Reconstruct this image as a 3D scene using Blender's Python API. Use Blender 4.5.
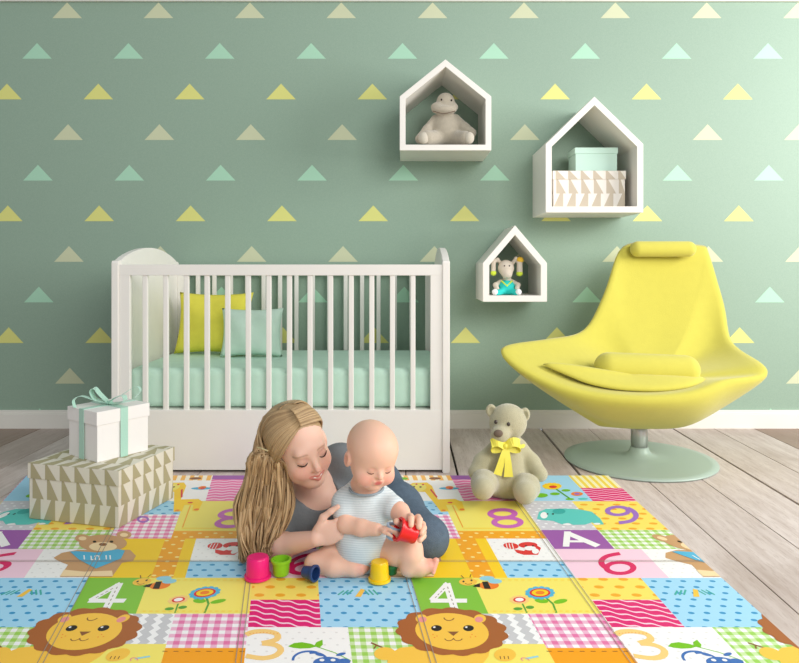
import bpy, bmesh, math, random
import numpy as np
from mathutils import Vector, Matrix

random.seed(4)
for o in list(bpy.data.objects):
    bpy.data.objects.remove(o)
scn = bpy.context.scene
COL = scn.collection

# ------------------------------------------------------------------ camera
CAM_H, FPX, VX, VY = 0.858, 686.0, 405.0, 267.0
cam_d = bpy.data.cameras.new('camera')
cam = bpy.data.objects.new('camera', cam_d)
COL.objects.link(cam)
cam.location = (0, 0, CAM_H)
cam.rotation_euler = (math.pi / 2, 0, 0)
cam_d.sensor_width = 36
cam_d.lens = 36 * FPX / 799
cam_d.shift_x = (399.5 - VX) / 799
cam_d.shift_y = -(331.5 - VY) / 799
scn.camera = cam

# ------------------------------------------------------------------ light
def s2l(c):
    return tuple((v / 255 / 12.92) if v / 255 <= 0.04045 else ((v / 255 + 0.055) / 1.055) ** 2.4 for v in c)

world = bpy.data.worlds.new('world')
scn.world = world
world.use_nodes = True
bg = world.node_tree.nodes['Background']
bg.inputs['Color'].default_value = (0.93, 0.97, 1.0, 1)
bg.inputs['Strength'].default_value = 0.44

def area(name, loc, target, sx, sy, power, color=(1, 1, 1)):
    d = bpy.data.lights.new(name, 'AREA')
    d.shape = 'RECTANGLE'; d.size = sx; d.size_y = sy
    d.energy = power; d.color = color
    o = bpy.data.objects.new(name, d); COL.objects.link(o)
    o.location = loc
    o.rotation_euler = (Vector(target) - Vector(loc)).to_track_quat('-Z', 'Y').to_euler()
    return o

area('window_light_right', (3.7, 1.7, 1.9), (1.2, 3.6, 1.3), 1.5, 1.8, 116, (1.0, 0.955, 0.95))
area('added_front_key', (2.0, -1.5, 2.6), (-0.3, 2.3, 0.2), 2.4, 1.8, 126, (1.0, 0.985, 0.96))  # soft key added from front-right for mat and people, not a window
scn.view_settings.view_transform = 'Standard'
scn.view_settings.look = 'None'
scn.view_settings.gamma = 1
scn.view_settings.exposure = 0.0
scn.view_settings.use_curve_mapping = False

# ------------------------------------------------------------------ helpers
def W(px, py, Y):
    """world point seen at photo coordinate px, py at depth Y"""
    return Vector(((px - VX) * Y / FPX, Y, CAM_H - (py - VY) * Y / FPX))

class E:
    """tiny node-expression wrapper"""
    nt = None
    def __init__(s, sock): s.s = sock
    @staticmethod
    def m(op, *a):
        n = E.nt.nodes.new('ShaderNodeMath'); n.operation = op
        for i, v in enumerate(a):
            if isinstance(v, E): E.nt.links.new(v.s, n.inputs[i])
            else: n.inputs[i].default_value = v
        return E(n.outputs[0])
    def __add__(s, o): return E.m('ADD', s, o)
    def __sub__(s, o): return E.m('SUBTRACT', s, o)
    def __mul__(s, o): return E.m('MULTIPLY', s, o)
    def __truediv__(s, o): return E.m('DIVIDE', s, o)
    def fr(s): return E.m('FRACT', s)
    def lt(s, o): return E.m('LESS_THAN', s, o)
    def gt(s, o): return E.m('GREATER_THAN', s, o)
    def fl(s): return E.m('FLOOR', s)
    def sin(s): return E.m('SINE', s)
    def ab(s): return E.m('ABSOLUTE', s)

def mixc(fac, a, b):
    n = E.nt.nodes.new('ShaderNodeMix'); n.data_type = 'RGBA'
    if isinstance(fac, E): E.nt.links.new(fac.s, n.inputs[0])
    else: n.inputs[0].default_value = fac
    for i, v in ((6, a), (7, b)):
        if isinstance(v, E): E.nt.links.new(v.s, n.inputs[i])
        else: n.inputs[i].default_value = (*s2l(v), 1)
    return E(n.outputs[2])

def material(name, col=(200, 200, 200), rough=0.6, metal=0.0, fn=None, bump=0.0, bscale=60, sss=0.0, spec=0.35,
             vary=0.0, vscale=8, attr=None, sheen=0.0):
    m = bpy.data.materials.new(name); m.use_nodes = True
    nt = m.node_tree; E.nt = nt
    b = nt.nodes['Principled BSDF']
    b.inputs['Base Color'].default_value = (*s2l(col), 1)
    b.inputs['Roughness'].default_value = rough
    b.inputs['Metallic'].default_value = metal
    b.inputs['Specular IOR Level'].default_value = spec
    if sss:
        b.inputs['Subsurface Weight'].default_value = sss
        b.inputs['Subsurface Radius'].default_value = (0.02, 0.008, 0.004)
        b.inputs['Subsurface Scale'].default_value = 0.5
    if sheen:
        b.inputs['Sheen Weight'].default_value = sheen
    if attr:
        a = nt.nodes.new('ShaderNodeAttribute'); a.attribute_name = attr
        nt.links.new(a.outputs['Color'], b.inputs['Base Color'])
    if fn:
        nt.links.new(fn(nt).s, b.inputs['Base Color'])
    elif vary:
        tc = nt.nodes.new('ShaderNodeTexCoord')
        no = nt.nodes.new('ShaderNodeTexNoise'); no.inputs['Scale'].default_value = vscale
        no.inputs['Detail'].default_value = 5
        nt.links.new(tc.outputs['Object'], no.inputs['Vector'])
        d = tuple(max(0, c * (1 - vary)) for c in col); l = tuple(min(255, c * (1 + vary)) for c in col)
        nt.links.new(mixc(E(no.outputs[0]), d, l).s, b.inputs['Base Color'])
    if bump:
        tc = nt.nodes.new('ShaderNodeTexCoord')
        no = nt.nodes.new('ShaderNodeTexNoise'); no.inputs['Scale'].default_value = bscale
        no.inputs['Detail'].default_value = 4
        bp = nt.nodes.new('ShaderNodeBump'); bp.inputs['Strength'].default_value = bump
        bp.inputs['Distance'].default_value = 0.004
        nt.links.new(tc.outputs['Object'], no.inputs['Vector'])
        nt.links.new(no.outputs[0], bp.inputs['Height'])
        nt.links.new(bp.outputs[0], b.inputs['Normal'])
    return m

def objcoord(nt):
    tc = nt.nodes.new('ShaderNodeTexCoord')
    sp = nt.nodes.new('ShaderNodeSeparateXYZ'); nt.links.new(tc.outputs['Object'], sp.inputs[0])
    return E(sp.outputs[0]), E(sp.outputs[1]), E(sp.outputs[2]), tc

def uvcoord(nt):
    tc = nt.nodes.new('ShaderNodeTexCoord')
    sp = nt.nodes.new('ShaderNodeSeparateXYZ'); nt.links.new(tc.outputs['UV'], sp.inputs[0])
    return E(sp.outputs[0]), E(sp.outputs[1])

def noise(nt, vec, scale, detail=4, sc=None):
    n = nt.nodes.new('ShaderNodeTexNoise'); n.inputs['Scale'].default_value = scale
    n.inputs['Detail'].default_value = detail
    if sc:
        mp = nt.nodes.new('ShaderNodeMapping'); mp.inputs['Scale'].default_value = sc
        nt.links.new(vec, mp.inputs[0]); vec = mp.outputs[0]
    nt.links.new(vec, n.inputs['Vector'])
    return E(n.outputs[0])

def link(name, me, mats, parent=None, smooth=False):
    for m in (mats if isinstance(mats, (list, tuple)) else [mats]):
        me.materials.append(m)
    if smooth:
        me.polygons.foreach_set('use_smooth', [True] * len(me.polygons))
    o = bpy.data.objects.new(name, me); COL.objects.link(o)
    if parent: o.parent = parent
    return o

def obj(name, bm, mats, parent=None, smooth=False):
    me = bpy.data.meshes.new(name)
    bmesh.ops.recalc_face_normals(bm, faces=bm.faces) if not smooth == 'raw' else None
    bm.to_mesh(me); bm.free()
    return link(name, me, mats, parent, bool(smooth))

def tag(o, label=None, cat=None, group=None, kind=None):
    if label: o['label'] = label
    if cat: o['category'] = cat
    if group: o['group'] = group
    if kind: o['kind'] = kind
    return o

def thing(name, label, cat, loc=(0, 0, 0), group=None, rz=0):
    o = bpy.data.objects.new(name, None); COL.objects.link(o)
    o.location = loc; o.rotation_euler = (0, 0, rz)
    o.empty_display_size = 0.05
    return tag(o, label, cat, group)

def put(o, parent):
    """parent keeping coordinates that were written in world space"""
    o.parent = parent
    o.matrix_parent_inverse = Matrix.LocRotScale(parent.location, parent.rotation_euler, None).inverted()
    return o

def add_box(bm, lo, hi, bev=0.0, mi=0, M=None):
    nb = bmesh.new()
    bmesh.ops.create_cube(nb, size=1)
    c = [(lo[i] + hi[i]) / 2 for i in range(3)]; s = [hi[i] - lo[i] for i in range(3)]
    for v in nb.verts:
        v.co = Vector((c[0] + v.co.x * s[0], c[1] + v.co.y * s[1], c[2] + v.co.z * s[2]))
    if bev:
        bmesh.ops.bevel(nb, geom=list(nb.edges), offset=bev, segments=2, affect='EDGES', profile=0.7)
    if M is not None: nb.transform(M)
    for f in nb.faces: f.material_index = mi
    me = bpy.data.meshes.new('t'); nb.to_mesh(me); nb.free(); bm.from_mesh(me); bpy.data.meshes.remove(me)

def lathe(bm, prof, n=40, c=(0, 0, 0), M=None, mi=0):
    rings = []
    for r, z in prof:
        if r < 1e-6:
            p = Vector((0, 0, z)); 
            rings.append([bm.verts.new((M @ p if M else p) + Vector(c))])
        else:
            ring = []
            for i in range(n):
                a = 2 * math.pi * i / n
                p = Vector((r * math.cos(a), r * math.sin(a), z))
                ring.append(bm.verts.new((M @ p if M else p) + Vector(c)))
            rings.append(ring)
    for a, b in zip(rings, rings[1:]):
        for i in range(n):
            j = (i + 1) % n
            if len(a) == 1 and len(b) == 1: continue
            if len(a) == 1: f = bm.faces.new((a[0], b[i], b[j]))
            elif len(b) == 1: f = bm.faces.new((a[i], a[j], b[0]))
            else: f = bm.faces.new((a[i], a[j], b[j], b[i]))
            f.material_index = mi

def prism(bm, pts, axis_y0, axis_y1, mi=0, hole=None):
    """polygon in XZ extruded along Y, optional same-length inner loop"""
    def ring(ps, y): return [bm.verts.new((p[0], y, p[1])) for p in ps]
    a, b = ring(pts, axis_y0), ring(pts, axis_y1)
    n = len(pts)
    for i in range(n):
        j = (i + 1) % n
        bm.faces.new((a[i], a[j], b[j], b[i])).material_index = mi
    if hole:
        c, d = ring(hole, axis_y0), ring(hole, axis_y1)
        for i in range(n):
            j = (i + 1) % n
            bm.faces.new((c[i], d[i], d[j], c[j]))
            bm.faces.new((a[i], c[i], c[j], a[j]))
            bm.faces.new((b[i], b[j], d[j], d[i]))
    else:
        bm.faces.new(a); bm.faces.new(b)

def smooth_path(pts, n=24, rad=None):
    """Catmull-Rom resampling"""
    P = [Vector(p) for p in pts]
    R = rad or [1.0] * len(P)
    out, ro = [], []
    m = len(P) - 1
    for k in range(n + 1):
        t = k / n * m; i = min(int(t), m - 1); t -= i
        p0 = P[max(i - 1, 0)]; p1 = P[i]; p2 = P[i + 1]; p3 = P[min(i + 2, m)]
        out.append(0.5 * ((2 * p1) + (p2 - p0) * t + (2 * p0 - 5 * p1 + 4 * p2 - p3) * t * t + (3 * p1 - p0 - 3 * p2 + p3) * t ** 3))
        ro.append(R[i] * (1 - t) + R[i + 1] * t)
    return out, ro

def tube(bm, pts, rad, sides=8, mi=0, flat=1.0, up=None):
    prev = None; rings = []
    for i, p in enumerate(pts):
        d = (pts[min(i + 1, len(pts) - 1)] - pts[max(i - 1, 0)]).normalized()
        if prev is None:
            ref = Vector(up) if up else (Vector((0, 0, 1)) if abs(d.z) < 0.9 else Vector((1, 0, 0)))
        else: ref = prev
        x = (ref - d * ref.dot(d)).normalized(); prev = x
        y = d.cross(x)
        r = rad[i] if isinstance(rad, (list, tuple)) else rad
        rings.append([bm.verts.new(p + x * (r * flat * math.cos(2 * math.pi * k / sides)) + y * (r * math.sin(2 * math.pi * k / sides))) for k in range(sides)])
    for a, b in zip(rings, rings[1:]):
        for k in range(sides):
            j = (k + 1) % sides
            bm.faces.new((a[k], a[j], b[j], b[k])).material_index = mi
    bm.faces.new(rings[0]).material_index = mi
    bm.faces.new(rings[-1][::-1]).material_index = mi

def ribbon(bm, pts, widths, side, th=0.0012, mi=0):
    """a solid strip along pts, its width along the vector(s) side"""
    rows = []
    for i, p in enumerate(pts):
        d = (pts[min(i + 1, len(pts) - 1)] - pts[max(i - 1, 0)]).normalized()
        s = Vector(side[i] if isinstance(side, list) else side); s = (s - d * s.dot(d)).normalized()
        nrm = d.cross(s) * th / 2
        w = (widths[i] if isinstance(widths, (list, tuple)) else widths) / 2
        rows.append([bm.verts.new(p + s * w + nrm), bm.verts.new(p - s * w + nrm), bm.verts.new(p - s * w - nrm), bm.verts.new(p + s * w - nrm)])
    for a, b in zip(rows, rows[1:]):
        for k in range(4):
            j = (k + 1) % 4
            bm.faces.new((a[k], a[j], b[j], b[k])).material_index = mi
    bm.faces.new(rows[0]); bm.faces.new(rows[-1][::-1])

# ---------------------------------------------------- smooth solid modelling
class Solid:
    """smoothly blended limbs and masses turned into one continuous mesh"""
    def __init__(s, lo, hi, h):
        s.lo = np.array(lo, float); s.h = h
        s.n = np.ceil((np.array(hi) - s.lo) / h).astype(int) + 1
        s.d = np.full(s.n, 0.2, np.float32)
        s.ax = [s.lo[i] + h * np.arange(s.n[i]) for i in range(3)]
    def _apply(s, fn, lo, hi, k, op):
        pad = k + 3 * s.h + 0.004
        sl = []; ax = []
        for i in range(3):
            a = int(max(0, math.floor((lo[i] - pad - s.lo[i]) / s.h))); b = int(min(s.n[i], math.ceil((hi[i] + pad - s.lo[i]) / s.h) + 1))
            if b <= a: return
            sl.append(slice(a, b)); ax.append(s.ax[i][a:b])
        X, Y, Z = np.meshgrid(*ax, indexing='ij')
        q = fn(np.stack([X, Y, Z], -1)).astype(np.float32)
        d = s.d[tuple(sl)]
        if op == 'u':
            h = np.maximum(k - np.abs(d - q), 0) / max(k, 1e-6)
            r = np.minimum(d, q) - h * h * k / 4
        elif op == 's':
            q = -q
            h = np.maximum(k - np.abs(d - q), 0) / max(k, 1e-6)
            r = np.maximum(d, q) + h * h * k / 4
        s.d[tuple(sl)] = r
    def cap(s, a, b, ra, rb=None, k=0.012, op='u'):
        a = np.array(a, float); b = np.array(b, float); rb = ra if rb is None else rb
        def fn(P):
            ab = b - a; t = np.clip(((P - a) @ ab) / max(ab @ ab, 1e-12), 0, 1)
            return np.linalg.norm(P - a - t[..., None] * ab, axis=-1) - (ra + (rb - ra) * t)
        r = max(ra, rb)
        s._apply(fn, np.minimum(a, b) - r, np.maximum(a, b) + r, k, op); return s
    def chain(s, pts, rads, k=0.012):
        for i in range(len(pts) - 1): s.cap(pts[i], pts[i + 1], rads[i], rads[i + 1], k)
        return s
    def ell(s, c, r, R=None, k=0.012, op='u'):
        c = np.array(c, float); r = np.array(r, float)
        M = np.array(R, float) if R is not None else np.eye(3)      # columns = axes
        def fn(P):
            q = (P - c) @ M
            k0 = np.linalg.norm(q / r, axis=-1); k1 = np.linalg.norm(q / (r * r), axis=-1)
            return k0 * (k0 - 1) / np.maximum(k1, 1e-9)
        e = np.sqrt(((M * r) ** 2).sum(1))
        s._apply(fn, c - e, c + e, k, op); return s
    def box(s, c, r, R=None, rd=0.01, k=0.012, op='u'):
        c = np.array(c, float); r = np.array(r, float)
        M = np.array(R, float) if R is not None else np.eye(3)
        def fn(P):
            q = np.abs((P - c) @ M) - (r - rd)
            return np.linalg.norm(np.maximum(q, 0), axis=-1) + np.minimum(q.max(-1), 0) - rd
        e = np.abs(M) @ r
        s._apply(fn, c - e, c + e, k, op); return s
    def half(s, p, n, k=0.0):
        """remove everything on the side n points to"""
        p = np.array(p, float); n = np.array(n, float); n /= np.linalg.norm(n)
        X, Y, Z = np.meshgrid(*s.ax, indexing='ij')
        q = ((np.stack([X, Y, Z], -1) - p) @ n).astype(np.float32)
        s.d = np.maximum(s.d, q); return s
    def mesh(s, name, mats, parent=None, colfn=None, thin=None):
        d = s.d.copy()
        d[0] = d[-1] = 1; d[:, 0] = d[:, -1] = 1; d[:, :, 0] = d[:, :, -1] = 1
        ins = d < 0
        nx, ny, nz = d.shape
        cnt = np.zeros((nx - 1, ny - 1, nz - 1), np.int16)
        acc = np.zeros((nx - 1, ny - 1, nz - 1, 3), np.float32)
        edges = []
        for axis in range(3):
            o = [a for a in range(3) if a != axis]
            sa = [slice(None)] * 3; sb = [slice(None)] * 3
            sa[axis] = slice(0, -1); sb[axis] = slice(1, None)
            da, db = d[tuple(sa)], d[tuple(sb)]
            cross = ins[tuple(sa)] != ins[tuple(sb)]
            idx = np.argwhere(cross)
            va = da[cross]; vb = db[cross]
            t = va / (va - vb)
            pos = idx.astype(np.float32); pos[:, axis] += t
            edges.append((axis, idx, va < 0))
            for u in (0, 1):
                for w in (0, 1):
                    c = idx.copy(); c[:, o[0]] -= u; c[:, o[1]] -= w
                    np.add.at(cnt, tuple(c.T), 1)
                    np.add.at(acc, tuple(c.T), pos)
        cells = np.argwhere(cnt > 0)
        vid = np.full(cnt.shape, -1, np.int64); vid[tuple(cells.T)] = np.arange(len(cells))
        V = acc[tuple(cells.T)] / cnt[tuple(cells.T)][:, None]
        V = V * s.h + s.lo
        F = []
        for axis, idx, ina in edges:
            o = [a for a in range(3) if a != axis]
            if axis == 1: o = o[::-1]
            q = []
            for (u, w) in ((0, 0), (1, 0), (1, 1), (0, 1)):
                c = idx.copy(); c[:, o[0]] -= u; c[:, o[1]] -= w
                q.append(vid[tuple(c.T)])
            q = np.stack(q, 1)
            q[~ina] = q[~ina][:, ::-1]
            F.append(q)
        F = np.concatenate(F)
        me = bpy.data.meshes.new(name)
        me.vertices.add(len(V)); me.vertices.foreach_set('co', V.astype(np.float32).ravel())
        me.loops.add(len(F) * 4); me.loops.foreach_set('vertex_index', F.astype(np.int32).ravel())
        me.polygons.add(len(F)); me.polygons.foreach_set('loop_start', np.arange(0, len(F) * 4, 4, dtype=np.int32))
        me.update(calc_edges=True); me.validate()
        if colfn is not None:
            C = np.concatenate([colfn(V), np.ones((len(V), 1))], 1).astype(np.float32)
            at = me.color_attributes.new('tint', 'FLOAT_COLOR', 'POINT'); at.data.foreach_set('color', C.ravel())
        return link(name, me, mats, parent, True)

# ------------------------------------------------------------------ materials
M = {}
def fwall(nt):
    x, y, z, tc = objcoord(nt)
    n = noise(nt, tc.outputs['Object'], 220, 2)
    return mixc(n, (140, 166, 147), (159, 183, 165))
M['wall'] = material('painted_wallpaper', (160, 192, 172), 0.55, fn=fwall, bump=0.12, bscale=500, spec=0.35)
M['tri_mint'] = material('mint_triangle', (174, 220, 192), 0.55, spec=0.35)
M['tri_yellow'] = material('yellow_triangle', (226, 226, 136), 0.55, spec=0.35)
M['tri_beige'] = material('beige_triangle', (207, 213, 178), 0.55, spec=0.35)
M['white'] = material('white_lacquer', (240, 237, 230), 0.45, bump=0.03, bscale=90, vary=0.012)
M['trimwhite'] = material('white_trim_paint', (236, 234, 226), 0.5, vary=0.012)
M['gap'] = material('floor_gap', (30, 24, 22), 0.9)

def fplank(nt):
    x, y, z, tc = objcoord(nt)
    a = nt.nodes.new('ShaderNodeAttribute'); a.attribute_name = 'plank'
    v = nt.nodes.new('ShaderNodeVectorMath'); v.operation = 'ADD'
    nt.links.new(tc.outputs['Object'], v.inputs[0]); nt.links.new(a.outputs['Vector'], v.inputs[1])
    sep = nt.nodes.new('ShaderNodeSeparateXYZ'); nt.links.new(a.outputs['Vector'], sep.inputs[0])
    g = noise(nt, v.outputs[0], 6, 8, (9, 0.7, 1))
    g2 = noise(nt, v.outputs[0], 34, 6, (7, 0.6, 1))
    blot = noise(nt, v.outputs[0], 2.2, 5, (1.6, 0.8, 1))
    base = mixc(g, (184, 168, 160), (238, 228, 223))
    base = mixc(E.m('MULTIPLY', (g2 - 0.5).gt(0.09), 0.3), base, (164, 146, 134))
    wear = E.m('MULTIPLY', E.m('SMOOTHSTEP', blot, 0.5, 0.7) if False else E.m('MINIMUM', E.m('MAXIMUM', (blot - 0.52) * 7.0, 0.0), 1.0), 0.38)
    base = mixc(wear, base, (146, 124, 108))
    # unpainted brown wood showing on the far boards either side
    return mixc(E.m('MULTIPLY', E(sep.outputs[2]), 0.75), base, (136, 112, 94))
M['plank'] = material('whitewashed_wood', (205, 196, 186), 0.6, fn=fplank, bump=0.25, bscale=40, spec=0.25)

def dots(bgc, dc, p, q, rx, ry):
    def fn(nt):
        u, v = uvcoord(nt)
        row = (v / q).fl()
        sh = E.m('MODULO', row + 1000.0, 2.0) * 0.5
        fx = (u / p + sh).fr() - 0.5; fy = (v / q).fr() - 0.5
        d = (fx * fx) / (rx * rx) + (fy * fy) / (ry * ry)
        return mixc(d.lt(1.0), bgc, dc)
    return fn
def gingham(w, c, p, q):
    mid = tuple((a + b) / 2 for a, b in zip(w, c))
    def fn(nt):
        u, v = uvcoord(nt)
        a = (u / p).fr().lt(0.5); b = (v / q).fr().lt(0.5)
        return mixc(a * b, mixc(E.m('MAXIMUM', a, b), w, mid), c)
    return fn
def waves(c, w, p, slope, amp, wl, duty):
    def fn(nt):
        u, v = uvcoord(nt)
        t = (v + u * slope + (u * (2 * math.pi / wl)).sin() * amp) / p
        return mixc(t.fr().lt(duty), c, w)
    return fn
def stripes(c, w, p, duty):
    def fn(nt):
        u, v = uvcoord(nt)
        return mixc((u / p).fr().lt(duty), c, w)
    return fn
def zig(c, w, p):
    def fn(nt):
        u, v = uvcoord(nt)
        z = ((v / (p * 0.8)).fr() - 0.5).ab()
        return mixc((u / p + z * 0.55).fr().lt(0.42), c, w)
    return fn
def mp(name, fn=None, col=(255, 255, 255)):
    M[name] = material('print_' + name, col, 0.42, fn=fn, spec=0.3, bump=0.05, bscale=300)
WHT = (250, 250, 250)
mp('blue', dots((166, 219, 247), (52, 150, 203), .0375, .034, .2, .17))
mp('orangedots', dots((253, 229, 108), (246, 173, 48), .052, .045, .24, .2))
mp('amberdots', dots((250, 170, 30), (255, 236, 150), .045, .03, .14, .17))
mp('pinkging', gingham(WHT, (232, 120, 172), .028, .030))
mp('greenging', gingham(WHT, (158, 211, 90), .026, .028))
mp('magenta', waves((226, 30, 118), (252, 214, 230), .027, .42, .0035, .04, .24))
mp('pinkwave', waves((240, 110, 172), (252, 205, 226), .03, -.12, .004, .05, .4))
mp('greyzig', zig((205, 205, 208), WHT, .036))
mp('yellowstripe', stripes((252, 225, 80), (255, 250, 205), .024, .5))
mp('orangestripe', stripes((250, 190, 90), (255, 248, 225), .030, .5))
mp('greydots', dots((214, 212, 218), (246, 246, 248), .03, .028, .18, .18))
mp('whitedots', dots((251, 250, 248), (232, 230, 228), .028, .026, .12, .12))
for n_, c_ in dict(yellow=(250, 234, 112), gold=(255, 212, 35), amber=(250, 165, 25), green=(133, 198, 62), purple=(160, 92, 172),
                   pink=(252, 212, 230), pwhite=(252, 251, 249), mane=(170, 98, 48), lionface=(251, 200, 75), black=(35, 28, 26),
                   brown=(140, 88, 48), bear=(206, 160, 115), cream=(250, 222, 175), heart=(80, 184, 222), hot=(224, 32, 104),
                   violet=(160, 112, 200), orchid=(205, 105, 190), teal=(96, 206, 196), tealdark=(60, 175, 168), red=(226, 45, 50), orange=(245, 130, 40),
                   skyblue=(150, 212, 228), leaf=(120, 195, 30), darkleaf=(88, 165, 60), monkey=(62, 112, 185), peach=(252, 210, 130), earpink=(238, 150, 150),
                   lightblue=(168, 220, 246)).items():
    mp('c_' + n_, None, c_)
M['fold_shade_dash'] = material('mat_fold_shade_and_dash', (158, 146, 134), 0.7)  # colour of the painted crease shading, shared with the printed dashes
M['matedge'] = material('foam_mat_edge', (225, 222, 214), 0.8)

# ------------------------------------------------------------------ the room
WY = 3.656
bm = bmesh.new()
def wz(y): return CAM_H + (VY - y) / 187.63
def wx(x): return (x - VX) / 187.63
add_box(bm, (-4.2, WY, 0), (4.2, WY + 0.12, 2.9))
for r in range(-3, 11):
    kind = r % 3
    yb = 18.2 + 40.6 * r
    x0 = 67.2 - 30.4 * kind + 0.3 * r
    for k in range(-6, 16):
        xc = x0 + 91.7 * k - 0.35 * k
        z0, z1 = wz(yb), wz(yb - 15.8)
        if abs(wx(xc)) > 4.0 or z1 > 2.85: continue
        a = [bm.verts.new((wx(xc - 14.8), WY - 0.0006, z0)), bm.verts.new((wx(xc + 14.8), WY - 0.0006, z0)), bm.verts.new((wx(xc), WY - 0.0006, z1))]
        f = bm.faces.new(a); f.material_index = 1 + kind
me = bpy.data.meshes.new('wall_back'); bm.to_mesh(me); bm.free()
tag(link('wall_back', me, [M['wall'], M['tri_beige'], M['tri_mint'], M['tri_yellow']]), kind='structure')

bm = bmesh.new()
add_box(bm, (-4.2, WY - 0.018, 0), (4.2, WY, 0.078), 0.002)
add_box(bm, (-4.2, WY - 0.012, 0.078), (4.2, WY, 0.097), 0.003)
tag(obj('baseboard_back', bm, M['trimwhite']), kind='structure')
bm = bmesh.new()
add_box(bm, (-4.2, WY - 0.02, wz(2.2)), (4.2, WY, wz(2.2) + 0.05), 0.004)
tag(obj('trim_1', bm, M['trimwhite']), kind='structure')

# floor boards run towards the wall
edges_px = [446, 492, 540.6, 587.6, 630, 672, 712.5, 753, 795, 838, 880, 922, 964, 1006, 1048, 1090, 1132, 1174]
edges_px = [446 - 40.4 * k for k in range(19, 0, -1)] + edges_px
bm = bmesh.new()
add_box(bm, (-4.2, -1.5, -0.06), (4.2, WY, -0.012))
me = bpy.data.meshes.new('floor')
pv = [(0, 0, 0)] * len(bm.faces)
wide = {446: .010, 540.6: .012, 672: .012}
for i in range(len(edges_px) - 1):
    g0 = wide.get(edges_px[i], 0.0042); g1 = wide.get(edges_px[i + 1], 0.0042)
    if abs(edges_px[i] - 42) < 4 or abs(edges_px[i] - 82.4) < 3: g0 = .006
    xa, xb = wx(edges_px[i]) + g0 / 2, wx(edges_px[i + 1]) - g1 / 2
    nb = len(bm.faces)
    ys = [-1.5]
    while ys[-1] < WY: ys.append(min(WY, ys[-1] + random.choice((5.2, 6))))
    for ya, yb in zip(ys, ys[1:]):
        add_box(bm, (xa, ya + .001, -0.012), (xb, yb - .001 if yb < WY else yb, 0), 0.0015, mi=1)
        cx = (edges_px[i] + edges_px[i + 1]) / 2
        brown = 1.0 if cx < 45 or cx > 735 else (0.55 if cx < 90 else (0.25 if cx > 690 else random.random() * 0.25))
        pv += [(random.random() * 7, random.random() * 9, brown)] * (len(bm.faces) - len(pv))
bm.to_mesh(me); bm.free()
at = me.attributes.new('plank', 'FLOAT_VECTOR', 'FACE')
at.data.foreach_set('vector', [c for v in pv for c in v])
tag(link('floor', me, [M['gap'], M['plank']]), kind='structure')

# ------------------------------------------------------------------ printed play mat
MH = 0.010
U0, U1, YT, YB = -0.944, 1.108, 475.5, 735.0
MK = (CAM_H - MH) * FPX
def U(x, y): return (x - 294.0) / (y - 192.0)
def mat_pt(u, y, lay=0):
    Yd = MK / (y - VY); x = 294 + u * (y - 192)
    return Vector(((x - VX) * Yd / FPX, Yd, MH + 0.00018 * lay))
bm = bmesh.new()
uvl = bm.loops.layers.uv.new('UVMap')
slots = ['matedge']
def slot(m):
    if m not in slots: slots.append(m)
    return slots.index(m)
def clip(poly, ax, lim, sgn):
    out = []
    for i in range(len(poly)):
        a, b = poly[i], poly[(i + 1) % len(poly)]
        ia, ib = (a[ax] - lim) * sgn <= 0, (b[ax] - lim) * sgn <= 0
        if ia: out.append(a)
        if ia != ib:
            t = (lim - a[ax]) / (b[ax] - a[ax]); out.append((a[0] + (b[0] - a[0]) * t, a[1] + (b[1] - a[1]) * t))
    return out
def poly(pts, m, lay):
    """pts in (u, row) mat coordinates"""
    for ax, lim, sg in ((0, U0, -1), (0, U1, 1), (1, YT, -1), (1, YB, 1)):
        pts = clip(pts, ax, lim, sg)
        if len(pts) < 3: return
    global npoly
    npoly += 1
    vs = [bm.verts.new(mat_pt(u, y, lay + (npoly % 50) * .016)) for u, y in pts]
    try: f = bm.faces.new(vs)
    except ValueError: return
    f.normal_update()
    if f.normal.z < 0: f.normal_flip()
    f.material_index = slot(m)
    for l in f.loops:
        i = vs.index(l.vert); l[uvl].uv = (pts[i][0] + 5, MK / (pts[i][1] - VY) + 5)
PER = 0.836
npoly = 0
def tile(u0, u1, y0, y1, m, lay=1):
    for k in (-2, -1, 0, 1):
        a, b = u0 + k * PER, u1 + k * PER
        if b < U0 or a > U1: continue
        poly([(a, y0), (b, y0), (b, y1), (a, y1)], m, lay)
def art(px, m, lay, k0=0, rep=(-2, -1, 0, 1)):
    """outline given where one repeat shows it; repeated across the mat"""
    uv = [(U(x, y), y) for x, y in px]
    for k in rep:
        q = [(u + (k - k0) * PER, y) for u, y in uv]
        if min(a[0] for a in q) > U1 or max(a[0] for a in q) < U0: continue
        poly(q, m, lay)
def oval(cx, cy, rx, ry, m, lay, k0=0, n=20, sk=0.0, scal=0, amp=0.1, **kw):
    pts = []
    for i in range(n):
        a = 2 * math.pi * i / n
        r = 1 + (amp * abs(math.sin(a * scal / 2)) if scal else 0)
        x, y = math.cos(a) * rx * r, math.sin(a) * ry * r
        pts.append((cx + x + y * sk, cy + y))
    art(pts, m, lay, k0, **kw)
def stroke(px, w, m, lay, k0=0, wy=None, closed=False, **kw):
    wy = wy or w * 0.6
    L, R = [], []
    n = len(px)
    for i in range(n):
        a = px[(i - 1) % n] if closed else px[max(i - 1, 0)]; b = px[(i + 1) % n] if closed else px[min(i + 1, n - 1)]
        dx, dy = (b[0] - a[0]) / w, (b[1] - a[1]) / wy
        l = math.hypot(dx, dy) or 1
        nx, ny = -dy / l, dx / l
        L.append((px[i][0] + nx * w / 2, px[i][1] + ny * wy / 2)); R.append((px[i][0] - nx * w / 2, px[i][1] - ny * wy / 2))
    for i in range(n if closed else n - 1):
        j = (i + 1) % n
        art([L[i], L[j], R[j], R[i]], m, lay, k0, **kw)
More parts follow.
